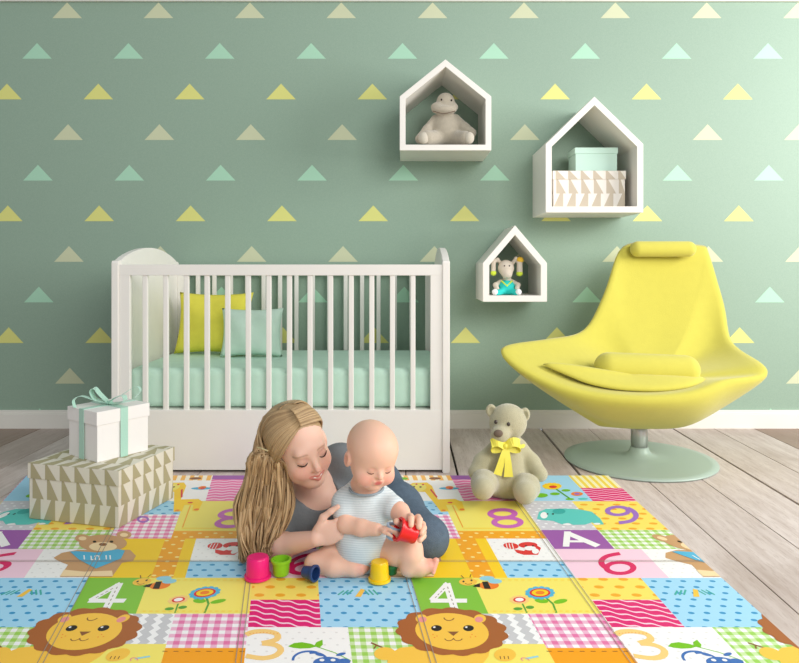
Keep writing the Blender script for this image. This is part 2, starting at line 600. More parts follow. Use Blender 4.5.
def arc(cx, cy, rx, ry, a0, a1, n=14):
    return [(cx + rx * math.cos(math.radians(a0 + (a1 - a0) * i / n)), cy + ry * math.sin(math.radians(a0 + (a1 - a0) * i / n))) for i in range(n + 1)]

def crv(px, n=14):
    p, _ = smooth_path([(x, y, 0) for x, y in px], n)
    return [(q.x, q.y) for q in p]
# body of the mat
cs = [(U0, YT), (U1, YT), (U1, YB), (U0, YB)]
top = [bm.verts.new(mat_pt(u, y)) for u, y in cs]; bot = [bm.verts.new(mat_pt(u, y) - Vector((0, 0, MH - 0.0005))) for u, y in cs]
bm.faces.new(top); bm.faces.new(bot[::-1])
for i in range(4): bm.faces.new((top[i], bot[i], bot[(i + 1) % 4], top[(i + 1) % 4]))
# tiles  (columns: A -.106..062  B .062...302  C .302...461  D .461...730)
A0, B0, C0, D0, D1 = -.106, .062, .302, .461, .730
tile(A0, .131, 470, 501, 'c_lightblue'); tile(.131, C0, 470, 488, 'yellowstripe'); tile(.131, C0, 488, 501.3, 'magenta')
tile(A0, B0, 501.3, 530, 'greydots'); tile(B0, C0, 501.3, 530, 'orangedots')
tile(A0, B0, 530, 549, 'c_purple'); tile(B0, C0, 530, 549, 'greenging')
tile(A0, .136, 549, 578, 'c_pink'); tile(.136, C0, 549, 578, 'whitedots')
tile(A0, B0, 578, 599.8, 'orangedots'); tile(A0, B0, 599.8, 627.3, 'magenta'); tile(B0, C0, 578, 627.3, 'blue')
tile(A0, .124, 627.3, 740, 'whitedots'); tile(.124, C0, 627.3, 740, 'greenging')
tile(C0, .55, 470, 480.5, 'orangestripe'); tile(.55, D1, 470, 479.5, 'c_purple')
tile(C0, .55, 480.5, 501, 'c_pwhite'); tile(.55, D1, 479.5, 501, 'pinkwave')
tile(C0, .481, 501, 514.6, 'blue'); tile(C0, .481, 514.6, 538.6, 'pinkging')
tile(.481, D1, 501, 531, 'c_yellow'); tile(.481, D1, 531, 538.6, 'amberdots')
tile(C0, .554, 538.6, 577.8, 'c_gold'); tile(.465, .522, 538.6, 577.8, 'amberdots', 2)
tile(.554, D1, 538.6, 561, 'whitedots'); tile(.554, D1, 561, 577.8, 'blue')
tile(C0, D0, 577.8, 640, 'c_green'); tile(D0, D1, 577.8, 613.8, 'c_yellow')
tile(.40, .554, 613.8, 644, 'greyzig'); tile(.554, D1, 613.8, 648, 'pinkging')
tile(.40, .554, 644, 740, 'c_yellow'); tile(.554, D1, 648, 740, 'c_amber'); tile(C0, .40, 640, 740, 'c_yellow')

# lion (traced where the middle repeat shows it)
oval(456, 650, 34, 22, 'c_lionface', 2)
art([(388, 655), (400, 648), (420, 646), (440, 655), (430, 690), (385, 690)], 'c_lionface', 3)
oval(452, 632, 52, 22.5, 'c_mane', 4, n=72, scal=15, amp=0.09, sk=.25)
oval(452, 632, 36.5, 18.5, 'c_lionface', 5, n=36, sk=.25)
for ex in (421.5, 480): oval(ex, 619, 6, 4.2, 'c_lionface', 6); oval(ex + (1 if ex < 450 else -1), 620, 4.2, 2.8, 'c_earpink', 7)
for ex in (436.5, 468.5):
    oval(ex, 628.6, 5.4, 3, 'c_black', 6); oval(ex - 2.2, 627.7, 1.3, .8, 'c_pwhite', 7)
art([(447.5, 632), (459, 632), (453.3, 636.4)], 'c_brown', 6)
stroke(arc(449, 638, 4.6, 3.2, 160, 10), 1.1, 'c_brown', 6); stroke(arc(458, 638, 4.6, 3.2, 170, 20), 1.1, 'c_brown', 6)
stroke(arc(449, 618, 5, 3, 180, 10), 1.2, 'c_brown', 6)
for q in ((433, 635), (437, 636.5), (434.5, 638), (472, 635), (475.5, 637), (470.5, 637.5)): oval(q[0], q[1], .8, .5, 'c_orange', 6, n=8)
oval(505, 655, 11, 6.5, 'c_lionface', 4)
for q in (500, 504, 508): stroke([(q, 656.5), (q + .8, 659.5)], .9, 'c_brown', 5)
# number 4
stroke([(455.5, 612), (446.6, 583.4)], 7.6, 'c_pwhite', 2, wy=4.4); stroke([(448, 583.6), (431.5, 600.8)], 6.4, 'c_pwhite', 2, wy=5); stroke([(430.5, 600.8), (467, 600.8)], 6.4, 'c_pwhite', 2, wy=4)
for i in range(6): stroke([(447.6 + i * 1.35, 587 + i * 4), (448.2 + i * 1.35, 589 + i * 4)], .9, 'fold_shade_dash', 3, wy=.6)
for i in range(4): stroke([(444.5 - i * 2.6, 588.4 + i * 2.7), (443 - i * 2.6, 590 + i * 2.7)], .9, 'fold_shade_dash', 3, wy=.6)
# bee
oval(468, 582, 9, 3.8, 'c_lionface', 3); oval(489, 585.5, 10, 4, 'c_orange', 3); art([(482, 582), (487.5, 581.6), (491, 589), (484.5, 589)], 'c_black', 4)
art([(475, 585), (480, 583.4), (480, 587.5), (473, 587)], 'c_black', 4)
oval(487, 578.5, 7.5, 2.3, 'c_skyblue', 4); oval(495, 581.5, 7, 2.4, 'c_skyblue', 4)
for q in ((463.5, 581.8), (471.5, 580.6)): oval(q[0], q[1], 1.1, .9, 'c_black', 5, n=8)
stroke([(464, 578.5), (461, 575.5)], .9, 'c_brown', 4); stroke([(470, 577.5), (471, 574.5)], .9, 'c_brown', 4)
stroke(arc(468.5, 583, 3.5, 1.6, 160, 20), .7, 'c_brown', 5)
# flowers
stroke([(546, 598), (553, 604), (556.5, 613)], 2.0, 'c_darkleaf', 2, wy=1.4)
oval(541.5, 601, 6.5, 2.3, 'c_leaf', 3, sk=.9); oval(560.5, 601.5, 6.2, 2.4, 'c_leaf', 3, sk=-1.2)
for i in range(13):
    a = 2 * math.pi * i / 13; oval(540 + 12 * math.cos(a), 593 + 5 * math.sin(a), 3.2, 1.7, 'c_heart', 3, n=10)
oval(540, 593, 10.5, 4.4, 'c_red', 4); oval(540, 593, 8.3, 3.3, 'c_gold', 5); oval(540, 593, 4.5, 1.8, 'c_orange', 6)
stroke([(521, 601), (524, 607), (527, 613)], 1.6, 'c_darkleaf', 2, wy=1.2)
oval(518, 609, 4.5, 1.5, 'c_darkleaf', 3); oval(530, 607.5, 4.2, 1.6, 'c_darkleaf', 3)
oval(519.5, 600, 9, 4, 'c_peach', 3, n=36, scal=10, amp=.15); oval(519.5, 600, 6.3, 2.7, 'c_red', 4); oval(519.5, 600, 4.3, 1.8, 'c_pwhite', 5)
# dashed quilting of the flower tile
for i in range(17): stroke([(493 + i * 6.6, 611.3), (496.5 + i * 6.6, 611.3)], .7, 'c_gold', 3, wy=.6)
for i in range(15): stroke([(475 + i * 6.6, 580.2), (478.5 + i * 6.6, 580.2)], .7, 'c_gold', 3, wy=.6)
# number 3, in the middle repeat
stroke(crv([(246, 635), (254, 632), (267, 631.6), (277, 634.5), (276, 640), (262, 643.4)]), 6.8, 'c_peach', 3, wy=4.4)
stroke(crv([(262, 643.6), (275, 645), (281, 650), (275, 656), (262, 658.4), (246, 656)]), 6.8, 'c_peach', 3, wy=4.4)
for i in range(9): oval(250 + i * 3.4, 632.6 + abs(i - 4) * .3, .6, .4, 'c_orange', 4, n=6)
# monkey under a leaf
art([(288, 646.5), (294, 643.3), (302, 642.4), (311, 644), (317, 646.6), (310, 648.4), (300, 648.8), (293, 648)], 'c_leaf', 3); art([(314, 646.5), (316.5, 642.5), (322.5, 640), (322.8, 645), (319.5, 648)], 'c_leaf', 4)
stroke([(317, 647), (335, 653), (351, 661)], 1.1, 'c_leaf', 3)
stroke(arc(309, 660, 16, 8.5, 175, 300), 2.6, 'c_monkey', 3, wy=1.8)
stroke(arc(314, 661, 13, 8, 250, 360), 2.6, 'c_monkey', 3, wy=1.8)
oval(328, 663, 15, 6, 'c_monkey', 3); oval(322, 660.5, 2.5, 1.3, 'c_pwhite', 5); oval(333, 660.5, 2.5, 1.3, 'c_pwhite', 5); oval(320, 655, 4, 1.6, 'c_monkey', 4, sk=1.5); oval(341, 654.5, 4, 1.8, 'c_monkey', 4, sk=-1.5)
oval(344, 662, 6.5, 3.2, 'c_monkey', 4)
# twig and arm on the green check
stroke([(371, 643), (383, 648)], 1.6, 'c_brown', 3, wy=1.4); stroke([(376, 646), (374, 649)], 1.4, 'c_brown', 3, wy=1.2)
oval(385, 654, 11, 6.5, 'c_lionface', 3)
# butterfly on the blue tile
art([(355, 597), (361, 589), (365, 590), (361, 597)], 'c_lionface', 4)
for d in (0, 4.5, 9):
    stroke([(353 - d, 590 + d * .1), (347 - d, 595)], 1.6, 'c_tealdark', 3, wy=1.3); stroke([(364 + d, 590), (369 + d, 595)], 1.6, 'c_tealdark', 3, wy=1.3)
# 8
for r_, l_ in ((1, 2),):
    stroke(arc(502.5, 513.8, 12.2, 4.0, 0, 345, 22), 6.2, 'c_orchid', 3, wy=3.2, closed=True)
    stroke(arc(507.5, 522.4, 13.2, 4.4, 0, 345, 22), 6.2, 'c_orchid', 3, wy=3.2, closed=True)
# quilting of the 8 tile
stroke([(452.5, 505.5), (463, 527.5)], 1.0, 'c_amber', 2, wy=1.0); stroke([(463, 528.3), (537, 528.3)], .7, 'c_gold', 2, wy=.6)
# giraffe
art([(407, 486), (413, 483), (427, 482.6), (432, 486), (438, 499.5), (455, 499), (462, 502), (465, 511), (459, 511), (455, 505), (446, 505), (449, 511.5), (441, 512), (434, 503), (425, 492), (412, 491.5)], 'c_gold', 3)
oval(418, 487.5, 8.5, 4, 'c_yellow', 4)
for q in ((414, 490.5 - 3.5), (420.5, 487.2)): oval(q[0], q[1], 1.3, .7, 'c_black', 5, n=8)
stroke([(430.5, 489.5), (437, 497.5)], 1.6, 'c_red', 4, wy=1.4)
oval(450, 502.8, 2.6, .7, 'c_red', 4); oval(443.5, 510.5, 2.4, .8, 'c_orange', 4); oval(462, 509.6, 2.6, 1, 'c_orange', 4)
oval(416.5, 484.4, 1.2, .7, 'c_red', 5, n=8); oval(423, 484.8, 1.2, .7, 'c_red', 5, n=8)
# dragonfly
oval(449, 488.5, 10, 1.3, 'c_heart', 3, sk=.0); oval(449.5, 487.8, 4, 1.6, 'c_orange', 4); oval(450.5, 488.6, 2, 1, 'c_red', 5)
oval(435, 478.5, 6, 1.2, 'c_brown', 3); oval(401, 478.7, 7, 1.4, 'c_leaf', 3)
# raccoon
oval(511, 546, 7.5, 3.2, 'c_red', 3, sk=.5)
for d in (0, 3, 6): stroke([(506 + d, 543.5), (507.5 + d, 549)], .8, 'c_pwhite', 4, wy=.8)
art([(514, 549.5), (524, 551), (530, 547), (536, 545), (541, 548), (538, 555), (524, 555), (517, 553)], 'c_red', 3)
oval(528, 545.2, 9.5, 3, 'c_red', 4); oval(530, 548.5, 6, 2.2, 'c_pwhite', 5); oval(535.5, 551.5, 3.5, 2.6, 'c_pwhite', 5)
for q in ((526, 546.2), (533, 546.2)): oval(q[0], q[1], 1.1, .7, 'c_black', 6, n=8)
# elephant and nine, number 6, A, in the right repeat (k0 = 1)
K = dict(k0=1)
art([(537, 519), (539, 512), (546, 509), (556, 509), (566, 508.6), (580, 509.5), (592, 512), (600, 518.5), (604, 524.5), (597, 524.8), (592, 522.5), (585, 524.8), (573, 525), (568, 523), (562, 524.6), (553, 521), (546, 520.5), (541, 520)], 'c_teal', 3, **K)
oval(544, 515.5, 3.6, 3.2, 'c_pwhite', 4, **K); oval(559, 511.5, 6.5, 2.8, 'c_tealdark', 4, **K); oval(553, 514.2, 1.2, .8, 'c_black', 5, n=8, **K); oval(547.5, 514.2, 1, .7, 'c_black', 5, n=8, **K)
oval(567, 524.5, 4, .9, 'c_pwhite', 4, **K); oval(597, 524, 3.5, .9, 'c_pwhite', 4, **K)
stroke(arc(618, 511, 10.5, 4, 0, 345, 20), 5.4, 'c_violet', 3, wy=2.6, closed=True, **K)
stroke(crv([(627, 508), (634, 512), (636, 516.5), (631, 521), (619, 523)]), 5.6, 'c_violet', 3, wy=3, **K)
stroke(arc(620, 568, 13.5, 5.6, 0, 345, 20), 6.2, 'c_hot', 3, wy=3.2, closed=True, **K)
stroke(crv([(607.5, 569), (602, 564.5), (602, 560), (608, 556), (620, 553.6)]), 6.2, 'c_hot', 3, wy=3.2, **K)
stroke([(566, 546.8), (567.5, 531.6)], 6.6, 'c_pwhite', 3, wy=3, **K); stroke([(567, 533), (598, 546.2)], 7.5, 'c_pwhite', 3, wy=3.4, **K)
stroke([(566, 541.5), (587, 541.5)], 3.5, 'c_pwhite', 3, wy=2, **K)
# small daisies on the top blue tile
oval(552, 486.3, 9, 3.1, 'c_gold', 4, n=36, scal=12, amp=.12, **K); oval(553, 487, 4, 1.3, 'c_red', 5, **K)
stroke([(556, 489), (563, 494), (571, 499.5)], 1.6, 'c_darkleaf', 3, wy=1.2, **K); oval(555, 494, 5, 1.4, 'c_leaf', 4, **K); oval(566, 490.5, 4.5, 1.2, 'c_leaf', 4, **K)
oval(577, 494, 6, 2, 'c_orange', 4, **K); oval(577, 494, 3, 1, 'c_violet', 5, **K); oval(570, 499.3, 4.5, 1, 'c_leaf', 4, **K); oval(583, 499, 5, 1, 'c_teal', 4, **K)
oval(541, 495.5, 7, 2.2, 'c_leaf', 4, **K)
# bear with a heart, left repeat (k0 = -1)
K = dict(k0=-1)
for q in ((82.5, 538.5), (124, 535)): oval(q[0], q[1], 7.5, 3.9, 'c_bear', 4, **K); oval(q[0], q[1] + .2, 4, 2, 'c_cream', 5, **K)
art([(58, 561), (53.5, 558), (62, 553), (78, 550), (130, 550), (136, 556), (133, 561), (122, 563), (112, 577), (60, 577), (68, 565)], 'c_bear', 3, **K)
oval(103, 543.5, 24, 8.6, 'c_bear', 5, n=28, **K); oval(103, 547, 14, 4.6, 'c_cream', 6, **K); oval(103, 544.8, 4, 1.5, 'c_brown', 7, **K)
for q in (94.5, 111.5): oval(q, 542, 1.9, 1.1, 'c_black', 7, n=10, **K)
art([(70, 552), (76, 551.5), (97, 553), (118, 549.5), (125, 551), (121, 559), (96, 569), (79, 560)], 'c_heart', 8, **K)
for i_, q in enumerate(((84, 558), (91, 558.5), (95, 558.5), (99, 558.5), (106, 558), (110, 558))):
    stroke([(q[0], q[1] - 2.2), (q[0] + .4, q[1] + 2)], 1.3, 'c_pwhite', 9, wy=1, **K)
stroke([(91, 560.3), (94, 560.3)], 1, 'c_pwhite', 9, wy=.8, **K); stroke([(95, 556.4), (99, 556.4)], 1, 'c_pwhite', 9, wy=.8, **K)
art([(60, 576.5), (64, 570), (84, 572), (112, 571), (113, 576.5)], 'c_cream', 6, **K)
# little zero on the pink check, bird
stroke(arc(143, 519.5, 5, 2.6, 0, 340, 14), 2.4, 'c_violet', 3, wy=1.6, closed=True, **K)
stroke([(135, 659), (150, 656.5)], 2.5, 'c_skyblue', 3, wy=1.5, **K); stroke(arc(134, 660, 3.5, 2, 150, 380), 1.3, 'c_earpink', 3, **K)
for i in range(8): stroke([(162.5 + i * 11, 651.5), (167.5 + i * 11, 651.5)], .9, 'c_brown', 3, wy=.6, **K)
# fold lines of the mat, their shading painted on as thin dark strips
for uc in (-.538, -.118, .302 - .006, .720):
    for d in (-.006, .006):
        poly([(uc + d - .0009, YT), (uc + d + .0009, YT), (uc + d + .0009, YB), (uc + d - .0009, YB)], 'fold_shade_dash', 11)
for yc in (560.9, 562.1): poly([(U0, yc - .14), (U1, yc - .14), (U1, yc + .14), (U0, yc + .14)], 'fold_shade_dash', 11)
me = bpy.data.meshes.new('play_mat'); bm.to_mesh(me); bm.free()
tag(link('play_mat', me, [M[s_] for s_ in slots]), 'colourful patchwork printed foam play mat with lions, numbers and flowers on the wooden floor', 'play mat')

# ------------------------------------------------------------------ house shelves
def house_shelf(label, fl, fr, eave, peak, bot, th, s=207.0):
    Yf = FPX / s
    X = lambda x: (x - VX) / s
    Z = lambda y: CAM_H + (VY - y) / s
    t = th / s
    o = [(X(fl), Z(bot)), (X(fr), Z(bot)), (X(fr), Z(eave)), (X((fl + fr) / 2), Z(peak)), (X(fl), Z(eave))]
    ang = math.atan2(Z(peak) - Z(eave), (X(fr) - X(fl)) / 2)
    tk = t / math.cos(ang)
    ze = Z(eave) - (tk - t * math.tan(ang))
    i = [(o[0][0] + t, o[0][1] + t), (o[1][0] - t, o[1][1] + t), (o[1][0] - t, ze), (o[3][0], Z(peak) - tk), (o[0][0] + t, ze)]
    bm = bmesh.new()
    prism(bm, o, Yf, WY - 0.0005, hole=i)
    bmesh.ops.recalc_face_normals(bm, faces=bm.faces)
    bmesh.ops.bevel(bm, geom=list(bm.edges), offset=0.0012, segments=1, affect='EDGES')
    c = Vector(((o[0][0] + o[1][0]) / 2, (Yf + WY) / 2, o[0][1]))
    for v in bm.verts: v.co -= c
    ob = obj('house_shelf', bm, M['white'])
    ob.location = c
    tag(ob, label, 'shelf', 'house-shaped wall shelves')
    return Z(bot) + t
zf1 = house_shelf('white house-shaped wall shelf holding the sitting grey plush, leftmost and highest', 399.7, 491.3, 96.3, 59.3, 150.4, 5.8)
zf2 = house_shelf('large white house-shaped wall shelf holding two stacked boxes', 545.6, 643.3, 144, 96.5, 212.6, 6.2)
zf3 = house_shelf('small white house-shaped wall shelf holding the plush toy in a teal suit', 483, 547, 263, 225.3, 301.8, 6.2)

# ------------------------------------------------------------------ crib
CS, CY = 240.0, 2.858
def cx_(x): return (x - VX) / CS
def cz_(y): return CAM_H + (VY - y) / CS
CB = 3.615
FZ = 0.001
crib = thing('crib', 'white wooden baby crib with arched end panels against the wall', 'crib', (cx_(280), (CY + CB) / 2, FZ))
def end_panel(x0, x1):
    bm = bmesh.new()
    y0, y1 = CY - 0.005, CB
    n = 18; prof = [(y0, FZ), (y0, .875), (y0 + .004, .884)]
    ya, yb = y0 + .03, y1 - .03
    prof.append((ya, .886))
    for k in range(1, n):
        t = k / n; prof.append((ya + (yb - ya) * t, .886 + .062 * math.sin(math.pi * t) ** .8))
    prof += [(yb, .886), (y1 - .004, .884), (y1, .875), (y1, FZ)]
    a = [bm.verts.new((x0, p[0], p[1])) for p in prof]; b = [bm.verts.new((x1, p[0], p[1])) for p in prof]
    bm.faces.new(a); bm.faces.new(b[::-1])
    for i in range(len(prof)):
        j = (i + 1) % len(prof); bm.faces.new((a[i], b[i], b[j], a[j]))
    bmesh.ops.recalc_face_normals(bm, faces=bm.faces)
    bmesh.ops.bevel(bm, geom=[e for e in bm.edges if abs(e.verts[0].co.x - e.verts[1].co.x) < 1e-5], offset=.003, segments=2, affect='EDGES')
    put(obj('end_panel', bm, M['white']), crib)
end_panel(cx_(111.6), cx_(119)); end_panel(cx_(442.3), cx_(449.8))
xl, xr = cx_(119), cx_(442.3)
for yy, dd in ((CY, 1), (CB - .028, -1)):
    bm = bmesh.new(); add_box(bm, (xl, yy, cz_(275.5)), (xr, yy + .028, cz_(264.5)), .003); put(obj('top_rail', bm, M['white']), crib)
    bm = bmesh.new(); add_box(bm, (xl, yy, .012), (xr, yy + .024, cz_(410)), .003)
    put(obj('side_panel', bm, M['white']), crib)
    for xa, xb in ((xl, cx_(129.5)), (cx_(430.3), xr)):
        bm = bmesh.new(); add_box(bm, (xa + .0005, yy + .001, cz_(410) - .001), (xb, yy + .027, cz_(275.5) + .001), .002); put(obj('stile', bm, M['white']), crib)
    for k in range(14):
        xc = cx_(144.4 + 20.66 * k)
        bm = bmesh.new(); add_box(bm, (xc - .0105, yy + .005, cz_(410) - .004), (xc + .0105, yy + .022, cz_(275.5) + .004), .004); put(obj('slat', bm, M['white']), crib)
for xa in (xl + .02, xr - .06):
    for yy in (CY + .03, CB - .07):
        pass
bm = bmesh.new(); add_box(bm, (xl + .001, CY + .03, .235), (xr - .001, CB - .032, .259)); put(obj('bed_base', bm, M['white']), crib)

M['sheet'] = material('mint_fitted_sheet', (206, 238, 220), 0.9, vary=.03, vscale=14, bump=.3, bscale=25, spec=.1)
sb = Solid((xl, CY, .24), (xr, CB, .48), .006)
sb.box(((xl + xr) / 2, (CY + CB) / 2 , .345), ((xr - xl) / 2 - .014, (CB - CY) / 2 - .045, .083), rd=.03)
tag(sb.mesh('mattress', M['sheet']), 'mint green crib mattress with fitted sheet inside the white crib', 'mattress')

def pillow(name, label, col, c, w, h, t, yaw, lean, roll=0.0):
    m = material(name + '_fabric', col, .9, vary=.03, vscale=25, bump=.2, bscale=60, spec=.1)
    bm = bmesh.new(); n = 22
    g = {}
    for s in (1, -1):
        for i in range(n + 1):
            for j in range(n + 1):
                u, v = i / n * 2 - 1, j / n * 2 - 1
                if s == -1 and (abs(u) == 1 or abs(v) == 1): g[(s, i, j)] = g[(1, i, j)]; continue
                d = (max(0, 1 - u ** 4) * max(0, 1 - v ** 4)) ** .45
                pu = u * (1 - .09 * (1 - v * v)) if abs(u) > 0 else u
                pvv = v * (1 - .09 * (1 - u * u))
                g[(s, i, j)] = bm.verts.new((pu * w / 2, -s * d * t / 2 + .006 * math.sin(5 * u + 3 * v) * d, pvv * h / 2 + h / 2))
        for i in range(n):
            for j in range(n):
                bm.faces.new((g[(s, i, j)], g[(s, i + 1, j)], g[(s, i + 1, j + 1)], g[(s, i, j + 1)]))
    o = obj(name, bm, m, smooth=True)
    o.location = c; o.rotation_euler = (lean, roll, yaw)
    return tag(o, label, 'pillow', 'pillows in the crib')
yp = W(212, 355.5, 3.34)
pillow('pillow', 'yellow square pillow leaning at the left end of the crib', (238, 229, 92), (yp.x - .01, 3.36, .43), .385, .31, .10, -.12, -.22)
mp_ = W(251, 356, 3.26)
pillow('pillow', 'small mint pillow in front of the yellow pillow in the crib', (208, 234, 218), (mp_.x, 3.265, .43), .295, .235, .08, .05, -.2)

# ------------------------------------------------------------------ boxes
def patt(nt_cols, name):
    return [material(name + '_light', nt_cols[0], .6), material(name + '_dark', nt_cols[1], .6)]
def patterned_faces(bm, o, ex, ez, L, H, cw, rows, off=.0004, phase=0, mi=1):
    """the wedge pattern printed on one side; o origin, ex along, ez up"""
    n = ex.cross(ez).normalized()
    if len(rows) == 0: return
    z = 0
    flip = phase
    for rh in rows:
        z1 = min(z + rh, H)
        k = -1
        while k * cw < L + cw:
            for q in ([(0, z), (.78, z), (.78, z1), (.5, z1)] if flip % 2 == 0 else [(0, z), (.78, z), (.14, z1), (0, z1)],):
                sh = (k + (.22 if flip % 2 else 0)) * cw
                pts = [(min(max(sh + a * cw, 0), L), b) for a, b in q]
                ar = abs(sum(pts[i][0] * pts[(i + 1) % 4][1] - pts[(i + 1) % 4][0] * pts[i][1] for i in range(4)))
                if ar < 1e-6: continue
                vs = []
                for a, b in pts:
                    p = o + ex * a + ez * b + n * off
                    if not vs or (vs[-1].co - p).length > 1e-6: vs.append(bm.verts.new(p))
                if len(vs) > 2:
                    try: bm.faces.new(vs).material_index = mi
                    except ValueError: pass
            k += 1
        z = z1; flip += 1
        if z >= H: break
def carton(label, mats, c, lx, ly, h, ang, lid_h, cw=None, ov=.004, cat='box', group=None, name='gift_box', rh=.06):
    t = thing(name, label, cat, c, group, ang)
    bm = bmesh.new(); add_box(bm, (0, 0, 0), (lx, ly, h - .006), .0015)
    if cw:
        for (o, ex, L) in ((Vector((0, 0, 0)), Vector((1, 0, 0)), lx), (Vector((lx, 0, 0)), Vector((0, 1, 0)), ly), (Vector((lx, ly, 0)), Vector((-1, 0, 0)), lx), (Vector((0, ly, 0)), Vector((0, -1, 0)), ly)):
            patterned_faces(bm, o, ex, Vector((0, 0, 1)), L, h - lid_h, cw, [rh] * 5)
    me = bpy.data.meshes.new('box_body'); bm.to_mesh(me); bm.free(); link('box_body', me, mats, t)
    bm = bmesh.new(); add_box(bm, (-ov, -ov, h - lid_h), (lx + ov, ly + ov, h), .0015)
    if cw:
        X0, Y0, X1, Y1 = -ov, -ov, lx + ov, ly + ov
        for (o, ex, L) in ((Vector((X0, Y0, h - lid_h)), Vector((1, 0, 0)), X1 - X0), (Vector((X1, Y0, h - lid_h)), Vector((0, 1, 0)), Y1 - Y0), (Vector((X1, Y1, h - lid_h)), Vector((-1, 0, 0)), X1 - X0), (Vector((X0, Y1, h - lid_h)), Vector((0, -1, 0)), Y1 - Y0)):
            patterned_faces(bm, o, ex, Vector((0, 0, 1)), L, lid_h, cw, [lid_h], phase=1)
        patterned_faces(bm, Vector((X0, Y0, h)), Vector((1, 0, 0)), Vector((0, 1, 0)), X1 - X0, Y1 - Y0, cw, [rh] * 9)
    me = bpy.data.meshes.new('lid'); bm.to_mesh(me); bm.free(); link('lid', me, mats, t)
    return t
P1 = patt(((226, 222, 205), (176, 168, 132)), 'wedge_print')
P2 = patt(((236, 231, 222), (198, 186, 166)), 'pale_wedge_print')
# large box on the mat: near corner at (-.928, 2.222); one side runs left, the other back
ang = math.atan2(-.088, .337)
MZ = MH + .0025
cl = (-1.2645, 2.310, MZ)
carton('large beige and white wedge-patterned storage box on the mat under the white gift box', P1, cl, .348, .304, .186, ang, .05, .058, rh=.068, name='storage_box')
M['paper'] = material('white_paper', (243, 240, 236), .55, vary=.01)
M['ribbon'] = material('mint_satin_ribbon', (176, 218, 200), .35, bump=.1, bscale=200, sheen=.2)
ang2 = math.atan2(-.10, .143)
gz = MZ + .1865
g0 = Vector((-1.181, 2.412, gz))
LX, LY, GH = .176, .194, .170
gb = carton('white gift box with mint ribbon bow standing on the patterned box', [M['paper']], g0, LX, LY, GH, ang2, .046)
bm = bmesh.new()
rw = .028
for (a, b) in (((LX * .5 - rw / 2, -.0058, 0), (LX * .5 + rw / 2, -.0046, GH + .001)), ((LX * .5 - rw / 2, LY + .0046, 0), (LX * .5 + rw / 2, LY + .0058, GH + .001)),
               ((-.0058, LY * .5 - rw / 2, 0), (-.0046, LY * .5 + rw / 2, GH + .001)), ((LX + .0046, LY * .5 - rw / 2, 0), (LX + .0058, LY * .5 + rw / 2, GH + .001)),
               ((LX * .5 - rw / 2, -.0058, GH), (LX * .5 + rw / 2, LY + .0058, GH + .0013)), ((-.0058, LY * .5 - rw / 2, GH), (LX + .0058, LY * .5 + rw / 2, GH + .0016))):
    add_box(bm, a, b)
rib_o = obj('ribbon', bm, M['ribbon'], gb)
bm = bmesh.new()
c0 = Vector((LX / 2, LY / 2, GH + .006))
ri = Matrix.Rotation(-ang2, 3, 'Z')
def loc(dx, dy, dz): return c0 + ri @ Vector((dx * 1.12, dy * 1.1, dz * 1.2))
def rib(pts, w=.032, side=(0, 1, 0)):
    p, _ = smooth_path([loc(*q) for q in pts], 22); ribbon(bm, p, w, ri @ Vector(side), .001)
rib([(0, 0, 0), (-.022, -.01, .026), (-.036, -.02, .046), (-.046, -.022, .038), (-.036, -.014, .014), (0, 0, .002)])
rib([(0, 0, 0), (.03, -.02, .02), (.058, -.03, .026), (.062, -.03, .012), (.03, -.012, 0), (0, 0, .001)])
rib([(0, 0, .002), (-.034, -.02, .012), (-.07, -.035, .026), (-.088, -.05, .016), (-.082, -.055, -.004)], .02)
rib([(0, 0, .004), (.03, .01, .018), (.06, .02, .036), (.082, .025, .044), (.09, .025, .03), (.075, .02, .012)], .018)
add_box(bm, tuple(c0 - Vector((.009, .009, .006))), tuple(c0 + Vector((.009, .009, .008))), .004)
obj('bow', bm, M['ribbon'], rib_o)

# boxes in the large house shelf
Yb = 3.40; sb_ = FPX / Yb
x0 = (553.5 - VX) / sb_; x1 = (625 - VX) / sb_
h1 = (208 - 171.2) / sb_
carton('pale beige wedge-patterned box on the floor of the large house shelf', P2, (x0, Yb, zf2 + .0015), x1 - x0, .2, h1, 0, .042, .062, rh=.07, name='storage_box')
M['mintbox'] = material('mint_card', (196, 228, 214), .6, vary=.01)
x0b = (576 - VX) / 201; x1b = (617.5 - VX) / 201
carton('small plain mint box stacked on the patterned box in the large shelf', [M['mintbox']], (x0b, Yb + .02, zf2 + .003 + h1), x1b - x0b, .15, .117, 0, .03, name='storage_box')

# ------------------------------------------------------------------ armchair
def chair_fab(name, c): return material(name, c, .85, vary=.02, vscale=30, bump=.25, bscale=260, spec=.15, sheen=.3)
M['yfab'] = chair_fab('yellow_wool', (204, 196, 84))
M['yfab2'] = chair_fab('yellow_wool_cushion', (208, 200, 88))
M['base'] = material('pale_green_metal_base', (172, 190, 178), .4, metal=.15, bump=.03, bscale=200)
M['chrome'] = material('brushed_steel', (200, 198, 196), .32, metal=.85)
CX, CYc = 1.040, 3.045
ch = thing('swivel_armchair', 'yellow upholstered swivel lounge chair with flared arms on a round metal base', 'armchair', (CX, CYc, .001))
bm = bmesh.new(); lathe(bm, [(0, 0), (.319, 0), (.325, .004), (.324, .009), (.29, .012), (.14, .016), (.085, .021), (.058, .029), (.044, .043), (.038, .06), (0, .09)], 72)
obj('base_plate', bm, M['base'], ch, smooth=True)
bm = bmesh.new(); lathe(bm, [(0, .045), (.0365, .045), (.0365, .20), (0, .20)], 40)
obj('stem', bm, M['chrome'], ch, smooth=True)
